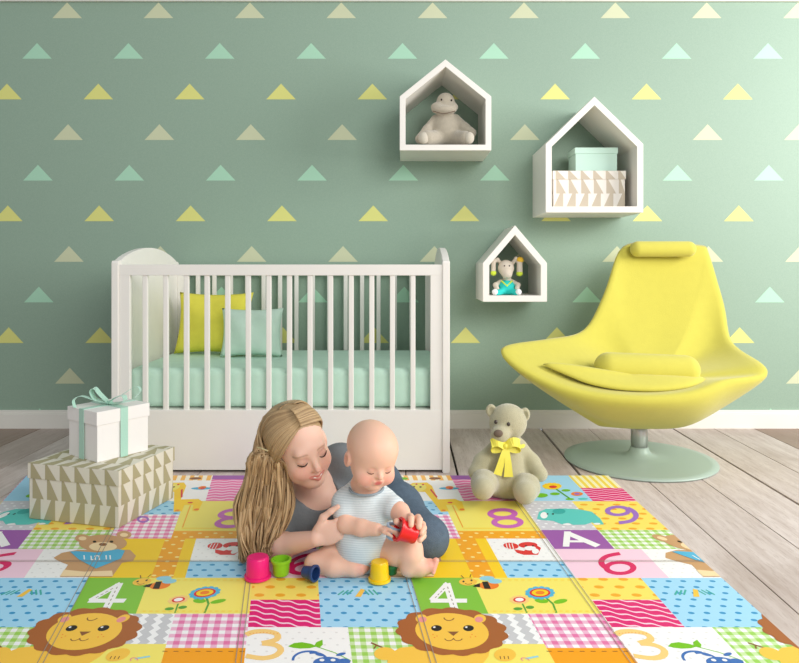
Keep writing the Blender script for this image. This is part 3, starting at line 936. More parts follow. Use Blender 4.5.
# rim of the shell: photo coordinates with a depth each
rim = [(623, 243, 3.36), (608, 288, 3.27), (588, 328, 3.17), (553, 337, 3.02), (506, 343, 2.85), (507, 356, 2.79), (541, 377, 2.74), (588, 392, 2.70),
       (647, 396, 2.69), (694, 391, 2.72), (726, 379, 2.78), (763, 374, 2.86), (762, 362, 2.92), (728, 339, 3.18), (721, 300, 3.30), (708, 251, 3.365), (700, 242, 3.375), (661, 241, 3.375)]
# where each radial of the inside and outside bends
inn = [(632, 350, 3.30), (622, 350, 3.26), (606, 360, 3.20), (590, 365, 3.02), (560, 366, 2.90), (560, 370, 2.85), (575, 378, 2.84), (605, 386, 2.82),
       (645, 390, 2.82), (680, 387, 2.84), (700, 382, 2.86), (715, 378, 2.92), (712, 372, 2.98), (706, 362, 3.18), (700, 352, 3.27), (692, 350, 3.30), (686, 350, 3.31), (660, 350, 3.32)]
out = [(620, 345, 3.46), (596, 355, 3.40), (578, 365, 3.28), (545, 370, 3.10), (535, 382, 2.90), (533, 388, 2.82), (560, 402, 2.80), (600, 421, 2.80),
       (650, 427, 2.80), (700, 430, 2.82), (722, 421, 2.88), (738, 402, 2.94), (745, 392, 3.02), (735, 378, 3.22), (730, 352, 3.38), (712, 345, 3.46), (700, 345, 3.48), (661, 345, 3.48)]
n = 108
def resample(keys):
    P = [W(*k) for k in keys]; m = len(P); o_ = []
    for k in range(n):
        t = k / n * m; i = int(t); t -= i
        p0, p1, p2, p3 = P[(i - 1) % m], P[i], P[(i + 1) % m], P[(i + 2) % m]
        o_.append(0.5 * ((2 * p1) + (p2 - p0) * t + (2 * p0 - 5 * p1 + 4 * p2 - p3) * t * t + (3 * p1 - p0 - 3 * p2 + p3) * t ** 3))
    return o_
R_, I_, O_ = resample(rim), resample(inn), resample(out)
seat_c = W(650, 378, 2.98); bot_c = Vector((CX + .03, 3.03, .163))
bm = bmesh.new()
def bez(a, b, c, t): return a * (1 - t) ** 2 + b * 2 * t * (1 - t) + c * t * t
rows = []
ns = 14
for j in range(ns, 0, -1):
    t = j / ns
    rows.append([bez(R_[i], I_[i], seat_c + (I_[i] - seat_c) * .12, t) for i in range(n)])
# rounded rim: inside lip, crest, outside lip
cen = Vector((CX, 3.0, .45))
for k in range(n):
    pass
rows.append([R_[i] + (I_[i] - R_[i]).normalized() * .004 for i in range(n)])
def outoff(i):
    return ((R_[i] - I_[i]).normalized() * .5 + (O_[i] - I_[i]).normalized()).normalized()
rows.append([R_[i] + outoff(i) * .014 for i in range(n)])
rows.append([R_[i] + outoff(i) * .026 + (O_[i] - R_[i]).normalized() * .018 for i in range(n)])
for j in range(2, ns + 1):
    t = j / ns
    rows.append([bez(R_[i] + outoff(i) * .03, O_[i], bot_c + Vector(((O_[i] - bot_c).x * .4, (O_[i] - bot_c).y * .4, 0)), t) for i in range(n)])
V = [[bm.verts.new(p - Vector((CX, CYc, .001))) for p in r] for r in rows]
for a, b in zip(V, V[1:]):
    for i in range(n): bm.faces.new((a[i], a[(i + 1) % n], b[(i + 1) % n], b[i]))
bm.faces.new(V[0][::-1]); bm.faces.new(V[-1])
for _ in range(4): bmesh.ops.smooth_vert(bm, verts=bm.verts, factor=.5, use_axis_x=True, use_axis_y=True, use_axis_z=True)
obj('shell', bm, M['yfab'], ch, smooth=True)
# cushions
s_ = Solid((.55, 2.6, .2), (1.55, 3.4, 1.05), .006)
a_, b_ = W(640, 262 - 13.5, 3.325), W(690, 262 - 13.5, 3.325)
hr = Solid((.8, 3.1, .8), (1.6, 3.5, 1.1), .005)
hr.cap(W(638, 249, 3.325), W(688, 249, 3.325), .038, .038, k=.01)
put(hr.mesh('headrest_cushion', M['yfab2']), ch)
lu = Solid((.6, 2.6, .2), (1.6, 3.3, .6), .005)
lu.cap(W(609, 367, 2.89), W(685, 370, 2.90), .062, .062, k=.01)
put(lu.mesh('lumbar_cushion', M['yfab2']), ch)
oc = [(543, 364, 2.80), (565, 374.5, 2.78), (588, 383, 2.76), (620, 389, 2.75), (660, 390.5, 2.755), (690, 387, 2.78), (704, 381, 2.83), (704, 378, 2.90), (690, 379, 2.93), (650, 380, 2.93), (605, 375, 2.90), (570, 367, 2.85)]
n0 = n; n = 72; OC = resample(oc); n = n0
bm = bmesh.new(); cc = sum(OC, Vector()) / 72 + Vector((0, 0, .004))
nrm_ = Vector((0, -.25, 1)).normalized()
rings = {}
for sd_ in (1, -1):
    for j in range(1, 15):
        t = j / 14
        if sd_ == -1 and j == 14: rings[(sd_, j)] = rings[(1, j)]; continue
        rings[(sd_, j)] = [bm.verts.new(cc + (p - cc) * t + nrm_ * sd_ * .016 * max(0, 1 - t ** 5) ** .5) for p in OC]
    top_ = bm.verts.new(cc + nrm_ * sd_ * .016)
    for i in range(72):
        bm.faces.new((top_, rings[(sd_, 1)][i], rings[(sd_, 1)][(i + 1) % 72]))
        for j in range(1, 14):
            a, b = rings[(sd_, j)], rings[(sd_, j + 1)]
            bm.faces.new((a[i], a[(i + 1) % 72], b[(i + 1) % 72], b[i]))
put(obj('seat_cushion', bm, M['yfab2'], smooth=True), ch)

# ------------------------------------------------------------------ teddy bear
M['plush'] = material('beige_plush', (186, 180, 148), .95, bump=.7, bscale=330, spec=.05, sheen=.6, vary=.04, vscale=60)
M['plushnose'] = material('brown_felt_nose', (112, 96, 82), .8)
M['ybow'] = material('yellow_satin', (242, 232, 92), .5, bump=.1, bscale=200)
M['darkeye'] = material('dark_glass_eye', (60, 50, 44), .15, spec=.6)
tb = thing('teddy_bear', 'beige plush teddy bear with yellow neck bow sitting beside the crib', 'teddy bear', (W(507, 495, 2.56).x, 2.56, MZ))
T = 2.56
s_ = Solid((.18, 2.3, 0), (.6, 2.8, .45), .0035)
s_.ell(W(507, 466, T), (.078, .075, .108), k=.02)
s_.ell(W(508, 480, T - .01), (.086, .08, .075), k=.03)
s_.ell(W(509, 448, T), (.052, .05, .06), k=.03)
s_.ell(W(508, 422, T - .01), (.070, .062, .068), k=.012)
s_.ell(W(500, 434.5, T - .07), (.034, .030, .030), k=.02)
s_.ell(W(491, 410.5, T), (.020, .014, .024), k=.006).ell(W(525, 414.5, T), (.019, .014, .026), k=.006)
s_.ell(W(491, 411, T - .014), (.012, .010, .015), k=.004, op='s').ell(W(525, 415.5, T - .014), (.011, .010, .017), k=.004, op='s')
s_.chain([W(495, 447, T - .01), W(482, 461, T - .03), W(476, 472, T - .05)], [.024, .027, .029], k=.018)
s_.chain([W(521, 447, T - .01), W(532, 462, T - .03), W(540, 474, T - .06)], [.024, .027, .028], k=.018)
s_.chain([W(494, 484, T - .03), W(484, 483, T - .11), W(483, 488.5, T - .17)], [.038, .044, .039], k=.016)
s_.chain([W(518, 486, T - .03), W(527, 487, T - .11), W(525, 492.5, T - .17)], [.04, .044, .040], k=.016)
s_.half((0, 0, MZ), (0, 0, -1))
put(s_.mesh('body', M['plush']), tb)
bm = bmesh.new()
s_ = Solid((.2, 2.3, .2), (.5, 2.6, .4), .0025); s_.ell(W(498.3, 433.5, T - .099), (.017, .009, .014), k=.002)
put(s_.mesh('nose', M['plushnose']), tb)
for q in ((495.8, 422), (508.5, 424.2)):
    s_ = Solid((.2, 2.3, .2), (.5, 2.6, .4), .002); s_.ell(W(q[0], q[1], T - .071), (.0068, .006, .0078), k=.001)
    put(s_.mesh('eye', M['darkeye']), tb)
bm = bmesh.new()
B0_ = T - .082
def rb(pts, w, side=(0, .3, 1)):
    p, _ = smooth_path([W(*q) for q in pts], 18); ribbon(bm, p, w, side, .0016)
kx, ky = 505.5, 446
for sx in (-1, 1):
    rb([(kx, ky, B0_), (kx + sx * 7, ky - 4, B0_ - .012), (kx + sx * 13.5, ky - 2.5, B0_ - .004), (kx + sx * 12.5, ky + 2.5, B0_ + .006), (kx + sx * 6, ky + 2, B0_ + .004), (kx, ky, B0_ + .002)], .032)
ps, wd = smooth_path([W(kx, ky, B0_ - .002), W(kx - 3, 458, B0_ - .014), W(kx - 8, 475, B0_ - .02)], 12, [.012, .022, .03]); ribbon(bm, ps, wd, (1, 0, 0), .0016)
ps, wd = smooth_path([W(kx + 1, ky, B0_ - .002), W(kx + 2.5, 460, B0_ - .016), W(kx + 3, 477, B0_ - .022)], 12, [.012, .022, .034]); ribbon(bm, ps, wd, (1, 0, 0), .0016)
nk = [W(508, 446, T)[:] for _ in range(1)]
c_ = W(508, 444.5, T - .005)
tube(bm, [c_ + Vector((.060 * math.cos(a), .058 * math.sin(a), -.004 * math.sin(a))) for a in [2 * math.pi * i / 30 for i in range(31)]], .006, 6, flat=1.2)
k_ = W(kx, ky, B0_ - .004); lathe(bm, [(0, -.010), (.007, -.007), (.009, 0), (.007, .007), (0, .010)], 12, k_)
put(obj('bow', bm, M['ybow'], smooth=False), tb)

# ------------------------------------------------------------------ plush on the highest shelf
M['plushgrey'] = material('grey_beige_plush', (186, 178, 160), .95, bump=.8, bscale=300, sheen=.5, spec=.05, vary=.06, vscale=70)
M['plushlight'] = material('light_sole_plush', (206, 200, 184), .95, bump=.5, bscale=300)
S1 = 3.44
zt = zf1 + .001
pt = thing('plush_toy', 'grey beige plush animal sitting in the highest house shelf', 'plush toy', (W(446, 140, S1).x, S1, zt))
s_ = Solid((0, 3.25, 1.43), (.42, 3.6, 1.74), .003)
s_.ell(W(446, 128, S1), (.074, .06, .085), k=.02)
s_.ell(W(445.5, 102.5, S1 - .02), (.046, .044, .048), k=.01)
s_.ell(W(444, 110, S1 - .05), (.060, .035, .024), k=.015)
s_.ell(W(437, 107, S1 - .035), (.030, .03, .022), k=.015).ell(W(452, 107, S1 - .035), (.030, .03, .022), k=.015)
s_.chain([W(435, 119, S1), W(427, 130, S1 - .02), W(420, 139, S1 - .04)], [.02, .022, .024], k=.014)
s_.chain([W(456, 119, S1), W(464, 128, S1 - .02), W(471, 133, S1 - .03)], [.022, .026, .026], k=.014)
s_.chain([W(438, 138, S1 - .02), W(427, 137.5, S1 - .08)], [.036, .034], k=.014)
s_.chain([W(455, 138, S1 - .02), W(465, 138, S1 - .08)], [.036, .034], k=.014)
s_.half((0, 0, zt), (0, 0, -1))
put(s_.mesh('body', M['plushgrey']), pt)
for q in ((441.5, 99.7), (451.5, 100.3)):
    s_ = Solid((.1, 3.3, 1.6), (.3, 3.5, 1.74), .002); s_.ell(W(q[0], q[1], S1 - .058), (.005, .005, .006), k=.001); put(s_.mesh('eye', M['darkeye']), pt)
for q in (423.5, 469):
    s_ = Solid((.0, 3.2, 1.43), (.42, 3.5, 1.6), .003); s_.ell(W(q, 138, S1 - .1), (.026, .022, .03), k=.001); s_.half((0, 0, zt), (0, 0, -1)); put(s_.mesh('foot_sole', M['plushlight']), pt)
bm = bmesh.new(); p, _ = smooth_path([W(433, 111, S1 - .086), W(444, 113.5, S1 - .093), W(455, 111, S1 - .086)], 12); tube(bm, p, .0022, 6)
put(obj('mouth', bm, M['plushnose']), pt)

# ------------------------------------------------------------------ soft toy in the small shelf
S3 = 3.42
zt = zf3 + .001
M['toyteal'] = material('teal_terry', (44, 205, 196), .8, bump=.4, bscale=300)
M['toycream'] = material('cream_terry', (214, 203, 188), .9, bump=.4, bscale=300)
M['toylime'] = material('lime_cloth', (205, 226, 70), .8)
M['toyamber'] = material('amber_cloth', (235, 190, 60), .8)
M['toywhite'] = material('white_terry', (238, 240, 240), .9)
tt = thing('soft_toy', 'cream long-eared soft toy in a teal suit inside the small house shelf', 'soft toy', (W(506.5, 295, S3).x, S3, zt))
def piece(name, mat, fn, lo=(.38, 3.2, .66), hi=(.64, 3.6, .95), h=.0025, cut=True):
    s_ = Solid(lo, hi, h); fn(s_)
    if cut: s_.half((0, 0, zt), (0, 0, -1))
    return put(s_.mesh(name, mat), tt)
def f(s_):
    s_.ell(W(506, 268, S3 - .02), (.040, .036, .040), k=.01).ell(W(507, 274, S3 - .035), (.026, .028, .024), k=.01)
    s_.cap(W(507, 278, S3), W(507, 286, S3), .02, .03)
    s_.chain([W(501, 264, S3), W(497.5, 259.5, S3 - .01), W(493.5, 262, S3 - .015), W(493.5, 272, S3 - .02)], [.010, .009, .011, .012], k=.005)
    s_.chain([W(512, 264, S3), W(516, 258.5, S3 - .01), W(519.5, 262, S3 - .015), W(519.5, 272, S3 - .02)], [.010, .009, .014, .015], k=.005)
    s_.chain([W(501, 281.5, S3), W(495.5, 285, S3 - .02), W(497, 289, S3 - .04)], [.012, .012, .012], k=.006)
    s_.chain([W(512, 281.5, S3), W(518, 285, S3 - .02), W(517, 289, S3 - .04)], [.012, .012, .012], k=.006)
piece('body', M['toycream'], f)
piece('suit', M['toyteal'], lambda s_: s_.ell(W(506.5, 287.5, S3 - .006), (.043, .04, .040), k=.008).cap(W(503, 291, S3 - .03), W(497, 293, S3 - .07), .016, .015).cap(W(510, 291, S3 - .03), W(517, 293, S3 - .07), .016, .015))
piece('collar', M['toylime'], lambda s_: s_.cap(W(501.5, 281, S3 - .03), W(507, 286, S3 - .043), .004, .004, k=.002).cap(W(512, 281, S3 - .03), W(507, 286, S3 - .043), .004, .004, k=.002))
for q in (495, 518.5): piece('foot', M['toywhite'], lambda s_: s_.ell(W(q, 292, S3 - .078), (.015, .014, .015), k=.002))
piece('ear_end', M['toylime'], lambda s_: s_.ell(W(493.5, 273, S3 - .022), (.0145, .014, .014), k=.002), cut=False)
piece('ear_end', M['toylime'], lambda s_: s_.ell(W(519.5, 273.5, S3 - .022), (.0165, .016, .014), k=.002), cut=False)
piece('ear_tip', M['toyamber'], lambda s_: s_.ell(W(520, 260, S3 - .016), (.018, .018, .016), k=.002), cut=False)
for q in (504.5, 509.5): piece('eye', M['darkeye'], lambda s_: s_.ell(W(q, 265.8, S3 - .054), (.0036, .003, .004), k=.001), h=.0015, cut=False)

# ------------------------------------------------------------------ people
SK_W = np.array(s2l((232, 190, 170))); SK_B = np.array(s2l((238, 192, 168)))
M['skin_w'] = material('fair_skin', (228, 182, 160), .5, attr='tint', sss=.12, spec=.3)
M['skin_b'] = material('baby_skin', (238, 192, 168), .5, attr='tint', sss=.15, spec=.3)

def frame(f, L):
    f = Vector(f).normalized(); L = Vector(L); L = (L - f * L.dot(f)).normalized(); u = f.cross(L)
    return np.array([[L[i], f[i], u[i]] for i in range(3)])      # columns: left, forward, up
class Head:
    def __init__(s, c, f, L, sc): s.c = np.array(c, float); s.R = frame(f, L); s.k = sc
    def p(s, l, f, u): return s.c + s.R @ (np.array([l, f, u]) * s.k)
    def v(s, l, f, u): return Vector(s.p(l, f, u))
    def loc(s, V): return ((V - s.c) @ s.R) / s.k
def tint(base, blobs):
    def fn(V):
        C = np.repeat(base[None], len(V), 0)
        for c, r, col, st in blobs:
            d = np.linalg.norm((V - np.array(c)) / np.array(r), axis=1)
            w = np.clip(1.3 - d, 0, 1)[:, None] ** 1.2 * st
            w = np.clip(w, 0, 1)
            C = C * (1 - w) + np.array(s2l(col)) * w
        return C
    return fn
def hand(s, wrist, d, nrm, size, curl, thumb=(.5, .5), r=.0085, spread=.09, left=True):
    """palm, four unequal bent fingers and a thumb; nrm points out of the palm"""
    d = Vector(d).normalized(); nrm = Vector(nrm); nrm = (nrm - d * nrm.dot(d)).normalized()
    sd = d.cross(nrm) * (1 if left else -1)
    wv = Vector(wrist); z = size / .18
    R = np.array([[sd[i], d[i], nrm[i]] for i in range(3)])
    s.ell(wv + d * .045 * z, (.040 * z, .052 * z, .015 * z), R=R, k=.012 * z)
    s.ell(wv + d * .03 * z + sd * .02 * z + nrm * .006 * z, (.018 * z, .030 * z, .015 * z), R=R, k=.01 * z)
    ln = (.072, .080, .074, .058)
    for i in range(4):
        off = (.028, .0095, -.0095, -.027)[i] * z
        a = off / z * spread * 30
        dd = (d * math.cos(a * .25) + sd * math.sin(a * .25)).normalized()
        p = wv + d * ((.082, .086, .082, .074)[i]) * z + sd * off
        pts = [wv + d * .05 * z + sd * off * .8, p]; ang = 0
        for q, fr_ in enumerate((.45, .32, .23)):
            ang += curl[i] * (1, 1.1, .8)[q]
            p = p + (dd * math.cos(ang) + nrm * math.sin(ang)) * ln[i] * fr_ * z
            pts.append(p)
        s.chain(pts, [r * z * 1.05, r * z, r * z * .95, r * z * .88, r * z * .78], k=.0035 * z)
    t0 = wv + d * .02 * z + sd * .026 * z
    td = (sd * .75 + d * .75).normalized()
    t1 = t0 + td * .038 * z + nrm * thumb[0] * .012 * z
    t2 = t1 + (td * .5 + d * .7 + nrm * thumb[0] * .6).normalized() * .032 * z
    t3 = t2 + (td * .3 + d * .8 + nrm * thumb[1]).normalized() * .026 * z
    s.chain([t0, t1, t2, t3], [.012 * z, .0115 * z, .0095 * z, .0082 * z], k=.006 * z)

# ---- woman
HW = Head(W(301, 447, 2.00), (.54, -.82, -.18), (.82, .46, .32), 1.01)
def woman_head(s, H, hairless=True):
    k = H.k
    def e(c, r, kk=.015, op='u'): s.ell(H.p(*c), np.array(r) * k, R=H.R, k=kk * k, op=op)
    def c(a, b, ra, rb=None, kk=.01, op='u'): s.cap(H.p(*a), H.p(*b), ra * k, (rb or ra) * k, k=kk * k, op=op)
    e((0, -.018, .035), (.072, .092, .082))
    e((0, .022, -.015), (.060, .064, .085), .03)
    e((0, .040, -.088), (.030, .030, .024), .035)
    for q in (-1, 1):
        e((q * .034, .048, -.034), (.026, .028, .026), .025)
        e((q * .045, .0, -.062), (.016, .035, .024), .03)
    c((-.032, .074, .026), (.032, .074, .026), .011, kk=.02)
    for q in (-1, 1): e((q * .030, .098, .004), (.016, .012, .011), .012, 's')
    for q in (-1, 1): e((q * .030, .070, .003), (.0155, .0145, .0125), .004)
    c((0, .082, .012), (0, .100, -.026), .0075, .0100, .012)
    for q in (-1, 1): c((q * .004, .090, -.030), (q * .0095, .086, -.031), .0075, .0065, .005)
    for q in (-1, 1):
        c((0, .0845, -.0535), (q * .023, .0735, -.0505), .0048, .0036, .006)
        c((0, .0830, -.0655), (q * .021, .0725, -.0555), .0056, .0038, .006)
        c((0, .0930, -.0595), (q * .020, .0830, -.0535), .0030, .0022, .004, 's')
    for q in (-1, 1): e((q * .073, -.005, -.008), (.008, .018, .030), .006)
woman = thing('person', 'woman with long blonde hair in grey top and jeans, lying behind the baby', 'person', (-.25, 2.1, MZ))
NECK = W(318, 500, 2.10); CH = W(322, 508, 2.14)
SH_L = W(285, 508, 2.10)      # screen-left shoulder (under the hair)
SH_R = W(343, 462, 2.17)      # screen-right shoulder, behind the baby
WAIST = Vector((-.16, 2.32, .125)); HIP = W(370, 488, 2.42)
KN = W(427, 538, 2.03)
ELB = W(268, 549, 2.0); WR = W(316, 538.5, 1.88)
s_ = Solid((-.62, 1.75, 0), (.22, 2.65, .52), .0032)
woman_head(s_, HW)
s_.cap(HW.p(0, -.03, -.06), NECK + Vector((0, .01, -.005)), .047, .052, k=.03)
def torso(s, g=0.0):
    s.cap(SH_L + Vector((.03, .02, 0)), SH_R + Vector((-.02, .01, -.02)), .058 + g, .058 + g, k=.05)
    s.chain([(NECK + CH) / 2 + Vector((-.01, .04, -.045)), W(322, 520, 2.2), WAIST, HIP], [.085 + g, .098 + g, .084 + g, .082 + g], k=.06)
    s.ell(W(306, 520, 2.08), (.062 + g, .06 + g, .055 + g), k=.04)
    s.ell(W(330, 512, 2.09), (.058 + g, .06 + g, .055 + g), k=.04)
torso(s_)
# arm on the left: elbow on the mat under the hair, forearm reaches to the baby
s_.chain([SH_L, ELB + Vector((0, .01, .0))], [.045, .036], k=.03)
s_.chain([ELB, ELB + (WR - ELB) * .35, WR], [.034, .035, .021], k=.012)
hand(s_, WR + Vector((-.002, 0, 0.002)), (.90, .0, .34), (.15, .95, .1), .155, (.12, .15, .2, .3), thumb=(-.1, .1), r=.0078, left=True)
# arm behind the baby
s_.chain([SH_R, W(352, 500, 2.25), W(372, 520, 2.13)], [.043, .037, .026], k=.02)
# legs (inside the jeans), calves folded back behind
KN2 = W(402, 534, 2.15)
s_.chain([HIP, KN], [.07, .046], k=.04); s_.chain([HIP, KN2], [.07, .05], k=.04)
FT = Vector((-.27, 2.34, .05))
s_.chain([KN, Vector((-.08, 2.2, .065)), FT], [.044, .04, .032], k=.02)
s_.chain([KN2, Vector((-.05, 2.35, .06)), Vector((-.27, 2.47, .05))], [.05, .045, .032], k=.02)
s_.chain([FT, FT + Vector((-.10, .02, -.012))], [.03, .022], k=.02)
s_.chain([Vector((-.27, 2.47, .05)), Vector((-.37, 2.47, .036))], [.03, .022], k=.02)
s_.half((0, 0, MZ), (0, 0, -1))
wb = [(HW.p(0, .088, -.0575), (.024, .024, .0115), (196, 84, 84), 1.6)]
wb = []
def wtint(V):
    C = np.repeat(SK_W[None], len(V), 0)
    q = HW.loc(V)
    def blob(c, r, col, st, C):
        d = np.linalg.norm((q - np.array(c)) / np.array(r), axis=1)
        w = (np.clip((1.15 - d) / .35, 0, 1) * st)[:, None]
        return C * (1 - w) + np.array(s2l(col)) * w
    for sx in (-1, 1):
        C = blob((sx * .036, .07, -.035), (.03, .05, .026), (236, 160, 145), .35, C)
        C = blob((sx * .030, .086, .006), (.017, .02, .009), (205, 150, 132), .5, C)
    C = blob((0, .1, -.028), (.014, .02, .012), (235, 165, 150), .4, C)
    l, f_, u_ = q[:, 0], q[:, 1], q[:, 2]
    zc = -.0595 + 11 * l * l
    for dz, hh in ((.0052, .0034), (-.0062, .0042)):
        w = np.clip(1.5 - np.abs(u_ - zc - dz * (1 - (l / .030) ** 2)) / (hh * np.clip(1.15 - (np.abs(l) / .027) ** 2, .15, 1)), 0, 1) * (np.abs(l) < .025) * (f_ > .05)
        w = (w * .8)[:, None]
        C = C * (1 - w) + np.array(s2l((208, 98, 98))) * w
    for sx in (-1, 1):
        t = (l * sx - .014) / .036
        w = np.clip(1.4 - np.abs(u_ - (.0225 + .012 * t - .013 * t * t)) / .0026, 0, 1) * (t > 0) * (t < 1) * (f_ > .04)
        w = (w * .55)[:, None]
        C = C * (1 - w) + np.array(s2l((150, 108, 80))) * w
    return C
put(s_.mesh('body', M['skin_w'], colfn=wtint), woman)
# face details
def facepatch(H, parent, name, pts, rad, mat, sides=6, n=10):
    bm = bmesh.new(); p, r = smooth_path([H.v(*q) for q in pts], n, rad); tube(bm, p, r, sides)
    return put(obj(name, bm, mat, smooth=True), parent)
M['brow'] = material('light_brown_brow', (150, 112, 84), .8)
M['lash'] = material('dark_lashes', (70, 46, 38), .8)
M['teeth'] = material('teeth', (245, 240, 232), .3)
for q in (-1, 1):
    facepatch(HW, woman, 'eyelashes', [(q * .017, .0815, -.002), (q * .024, .0845, -.0065), (q * .032, .0840, -.0078), (q * .040, .0795, -.0055), (q * .046, .0745, -.001)], [.0008, .0016, .002, .0018, .0010], M['lash'])
facepatch(HW, woman, 'teeth', [(-.018, .0770, -.0550), (-.009, .0825, -.0580), (0, .0840, -.0593), (.009, .0825, -.0580), (.018, .0770, -.0550)], [.0010, .0026, .0030, .0026, .0010], M['teeth'])

# shirt
def cloth_fab(name, c, b=.3, bs=120, **kw): return material(name, c, .9, bump=b, bscale=bs, spec=.08, **kw)
M['shirt'] = cloth_fab('grey_jersey', (122, 127, 130), vary=.05, vscale=40)
M['denim'] = cloth_fab('blue_denim', (90, 105, 120), b=.5, bs=260, vary=.12, vscale=70)
s_ = Solid((-.62, 1.9, 0), (.2, 2.65, .42), .0035)
torso(s_, .011)
s_.chain([SH_L, SH_L + (ELB - SH_L) * .55], [.056, .052], k=.03)
s_.chain([SH_R, SH_R + (W(352, 500, 2.25) - SH_R) * .7], [.055, .05], k=.03)
s_.ell(W(316, 497, 1.99), (.062, .075, .055), k=.006, op='s')          # neckline
s_.ell(W(320, 494, 2.06), (.055, .06, .045), k=.006, op='s')
s_.half(HIP + Vector((0, 0, 0)), (.4, .6, 0))
s_.half((0, 0, MZ + .002), (0, 0, -1))
put(s_.mesh('top', M['shirt']), woman)
s_ = Solid((-.45, 1.9, 0), (.24, 2.7, .40), .0035)
s_.ell(HIP, (.105, .105, .100), k=.04)
s_.chain([HIP, W(398, 508, 2.22), KN, ], [.094, .070, .057], k=.05)
s_.chain([HIP, KN2], [.09, .06], k=.05)
s_.ell(KN, (.06, .058, .058), k=.02)
s_.chain([KN, Vector((-.08, 2.2, .068)), FT + Vector((.02, 0, 0))], [.052, .050, .042], k=.03)
s_.chain([KN2, Vector((-.05, 2.35, .065)), Vector((-.25, 2.47, .05))], [.055, .052, .042], k=.03)
s_.half((0, 0, MZ + .001), (0, 0, -1))
put(s_.mesh('jeans', M['denim']), woman)

# hair
def fhair(nt):
    a = nt.nodes.new('ShaderNodeAttribute'); a.attribute_name = 'lock'
    x, y, z, tc = objcoord(nt)
    nz = noise(nt, tc.outputs['Object'], 30, 4, (3, 3, .35))
    c = mixc(E(a.outputs['Fac']), (116, 90, 62), (218, 188, 144))
    return mixc(E.m('MULTIPLY', nz, .5), c, (178, 142, 98))
M['hair'] = material('blonde_hair', (190, 155, 105), .42, fn=fhair, spec=.4)
bm = bmesh.new(); lk = []
def strand(pts, r0, flat=.55, sides=6, n=20, up=None, tip=.25, tone=None, base=.4):
    m = len(pts)
    rad = [r0 * (base if i == 0 else (tip if i == m - 1 else 1)) for i in range(m)]
    p, r = smooth_path(pts, n, rad)
    c0 = len(bm.faces); tube(bm, p, r, sides, flat=flat, up=up)
    t = random.random() * .75 + .1 if tone is None else tone
    lk.extend([t] * (len(bm.faces) - c0))
rnd = random.Random(11)
CLIP = HW.p(-.070, -.045, -.012)
def scalp(a, b, rr=1.0):
    """a point on the skull: a around (0 = front, positive to her right), b = elevation"""
    return HW.p(-math.sin(a) * math.cos(b) * .078 * rr, -.018 + math.cos(a) * math.cos(b) * .097 * rr, .035 + math.sin(b) * .088 * rr)
def lerp(a, b, t): return a + (b - a) * t
def fall(start, k):
    """from the clip down to the mat"""
    t = k
    wv = 3 * math.sin(t * 19 + rnd.uniform(-.4, .4))
    mid0 = np.array(W(lerp(253, 286, t) + rnd.uniform(-1.5, 1.5), lerp(455, 462, t), 1.975 + rnd.uniform(-.03, .03)))
    mid1 = np.array(W(lerp(248, 289, t), 478 + rnd.uniform(-4, 4), 1.99 + rnd.uniform(-.03, .03)))
    mid2 = np.array(W(lerp(240, 291, t) + wv, 508 + rnd.uniform(-4, 4), 1.98 + rnd.uniform(-.03, .03)))
    mid3 = np.array(W(lerp(240, 280, t) - wv * .6, 536 + rnd.uniform(-4, 3), 1.965 + rnd.uniform(-.03, .03)))
    end = np.array(W(lerp(243, 275, t) + rnd.uniform(-3, 3), lerp(562, 554, t) + rnd.uniform(-9, 2), 1.95 + rnd.uniform(-.025, .025)))
    return [mid0, mid1, mid2, mid3, end]
# over the skull from the side parting
part = [scalp(-.30, .95), scalp(-.1, 1.25), scalp(3.0, 1.35), scalp(3.0, .95)]
for i in range(190):
    t = i / 189
    P0 = scalp(lerp(.05, -.1, t) + rnd.uniform(-.06, .06), lerp(.74, 1.5, t), .995)
    P1 = scalp(lerp(.64, 2.0, t), lerp(.36, 1.15, t), 1.04 + rnd.uniform(0, .02))
    P2 = scalp(lerp(.98, 2.3, t), lerp(-.04, .55, t), 1.12 + rnd.uniform(0, .02))
    cpt = scalp(lerp(1.25, 2.5, t), lerp(-.36, -.15, t), 1.17 + rnd.uniform(0, .02))
    k = lerp(.98, .0, t) + rnd.uniform(-.06, .06)
    strand([P0, P1, P2, cpt] + fall(cpt, k), .0042 + rnd.uniform(-.001, .0012), flat=.6)
for i in range(80):
    t = i / 79
    P0 = scalp(lerp(.05, -.1, t) + rnd.uniform(-.06, .06), lerp(.74, 1.5, t), .995)
    P1 = scalp(lerp(-.70, -1.8, t), lerp(.56, 1.0, t), 1.025 + rnd.uniform(0, .02))
    P2 = scalp(lerp(-1.2, -2.3, t), lerp(.25, .4, t), 1.035)
    P3 = scalp(lerp(-1.55, -2.8, t), -.4, 1.02)
    strand([P0, P1, P2, P3], .0042, flat=.6, n=14)
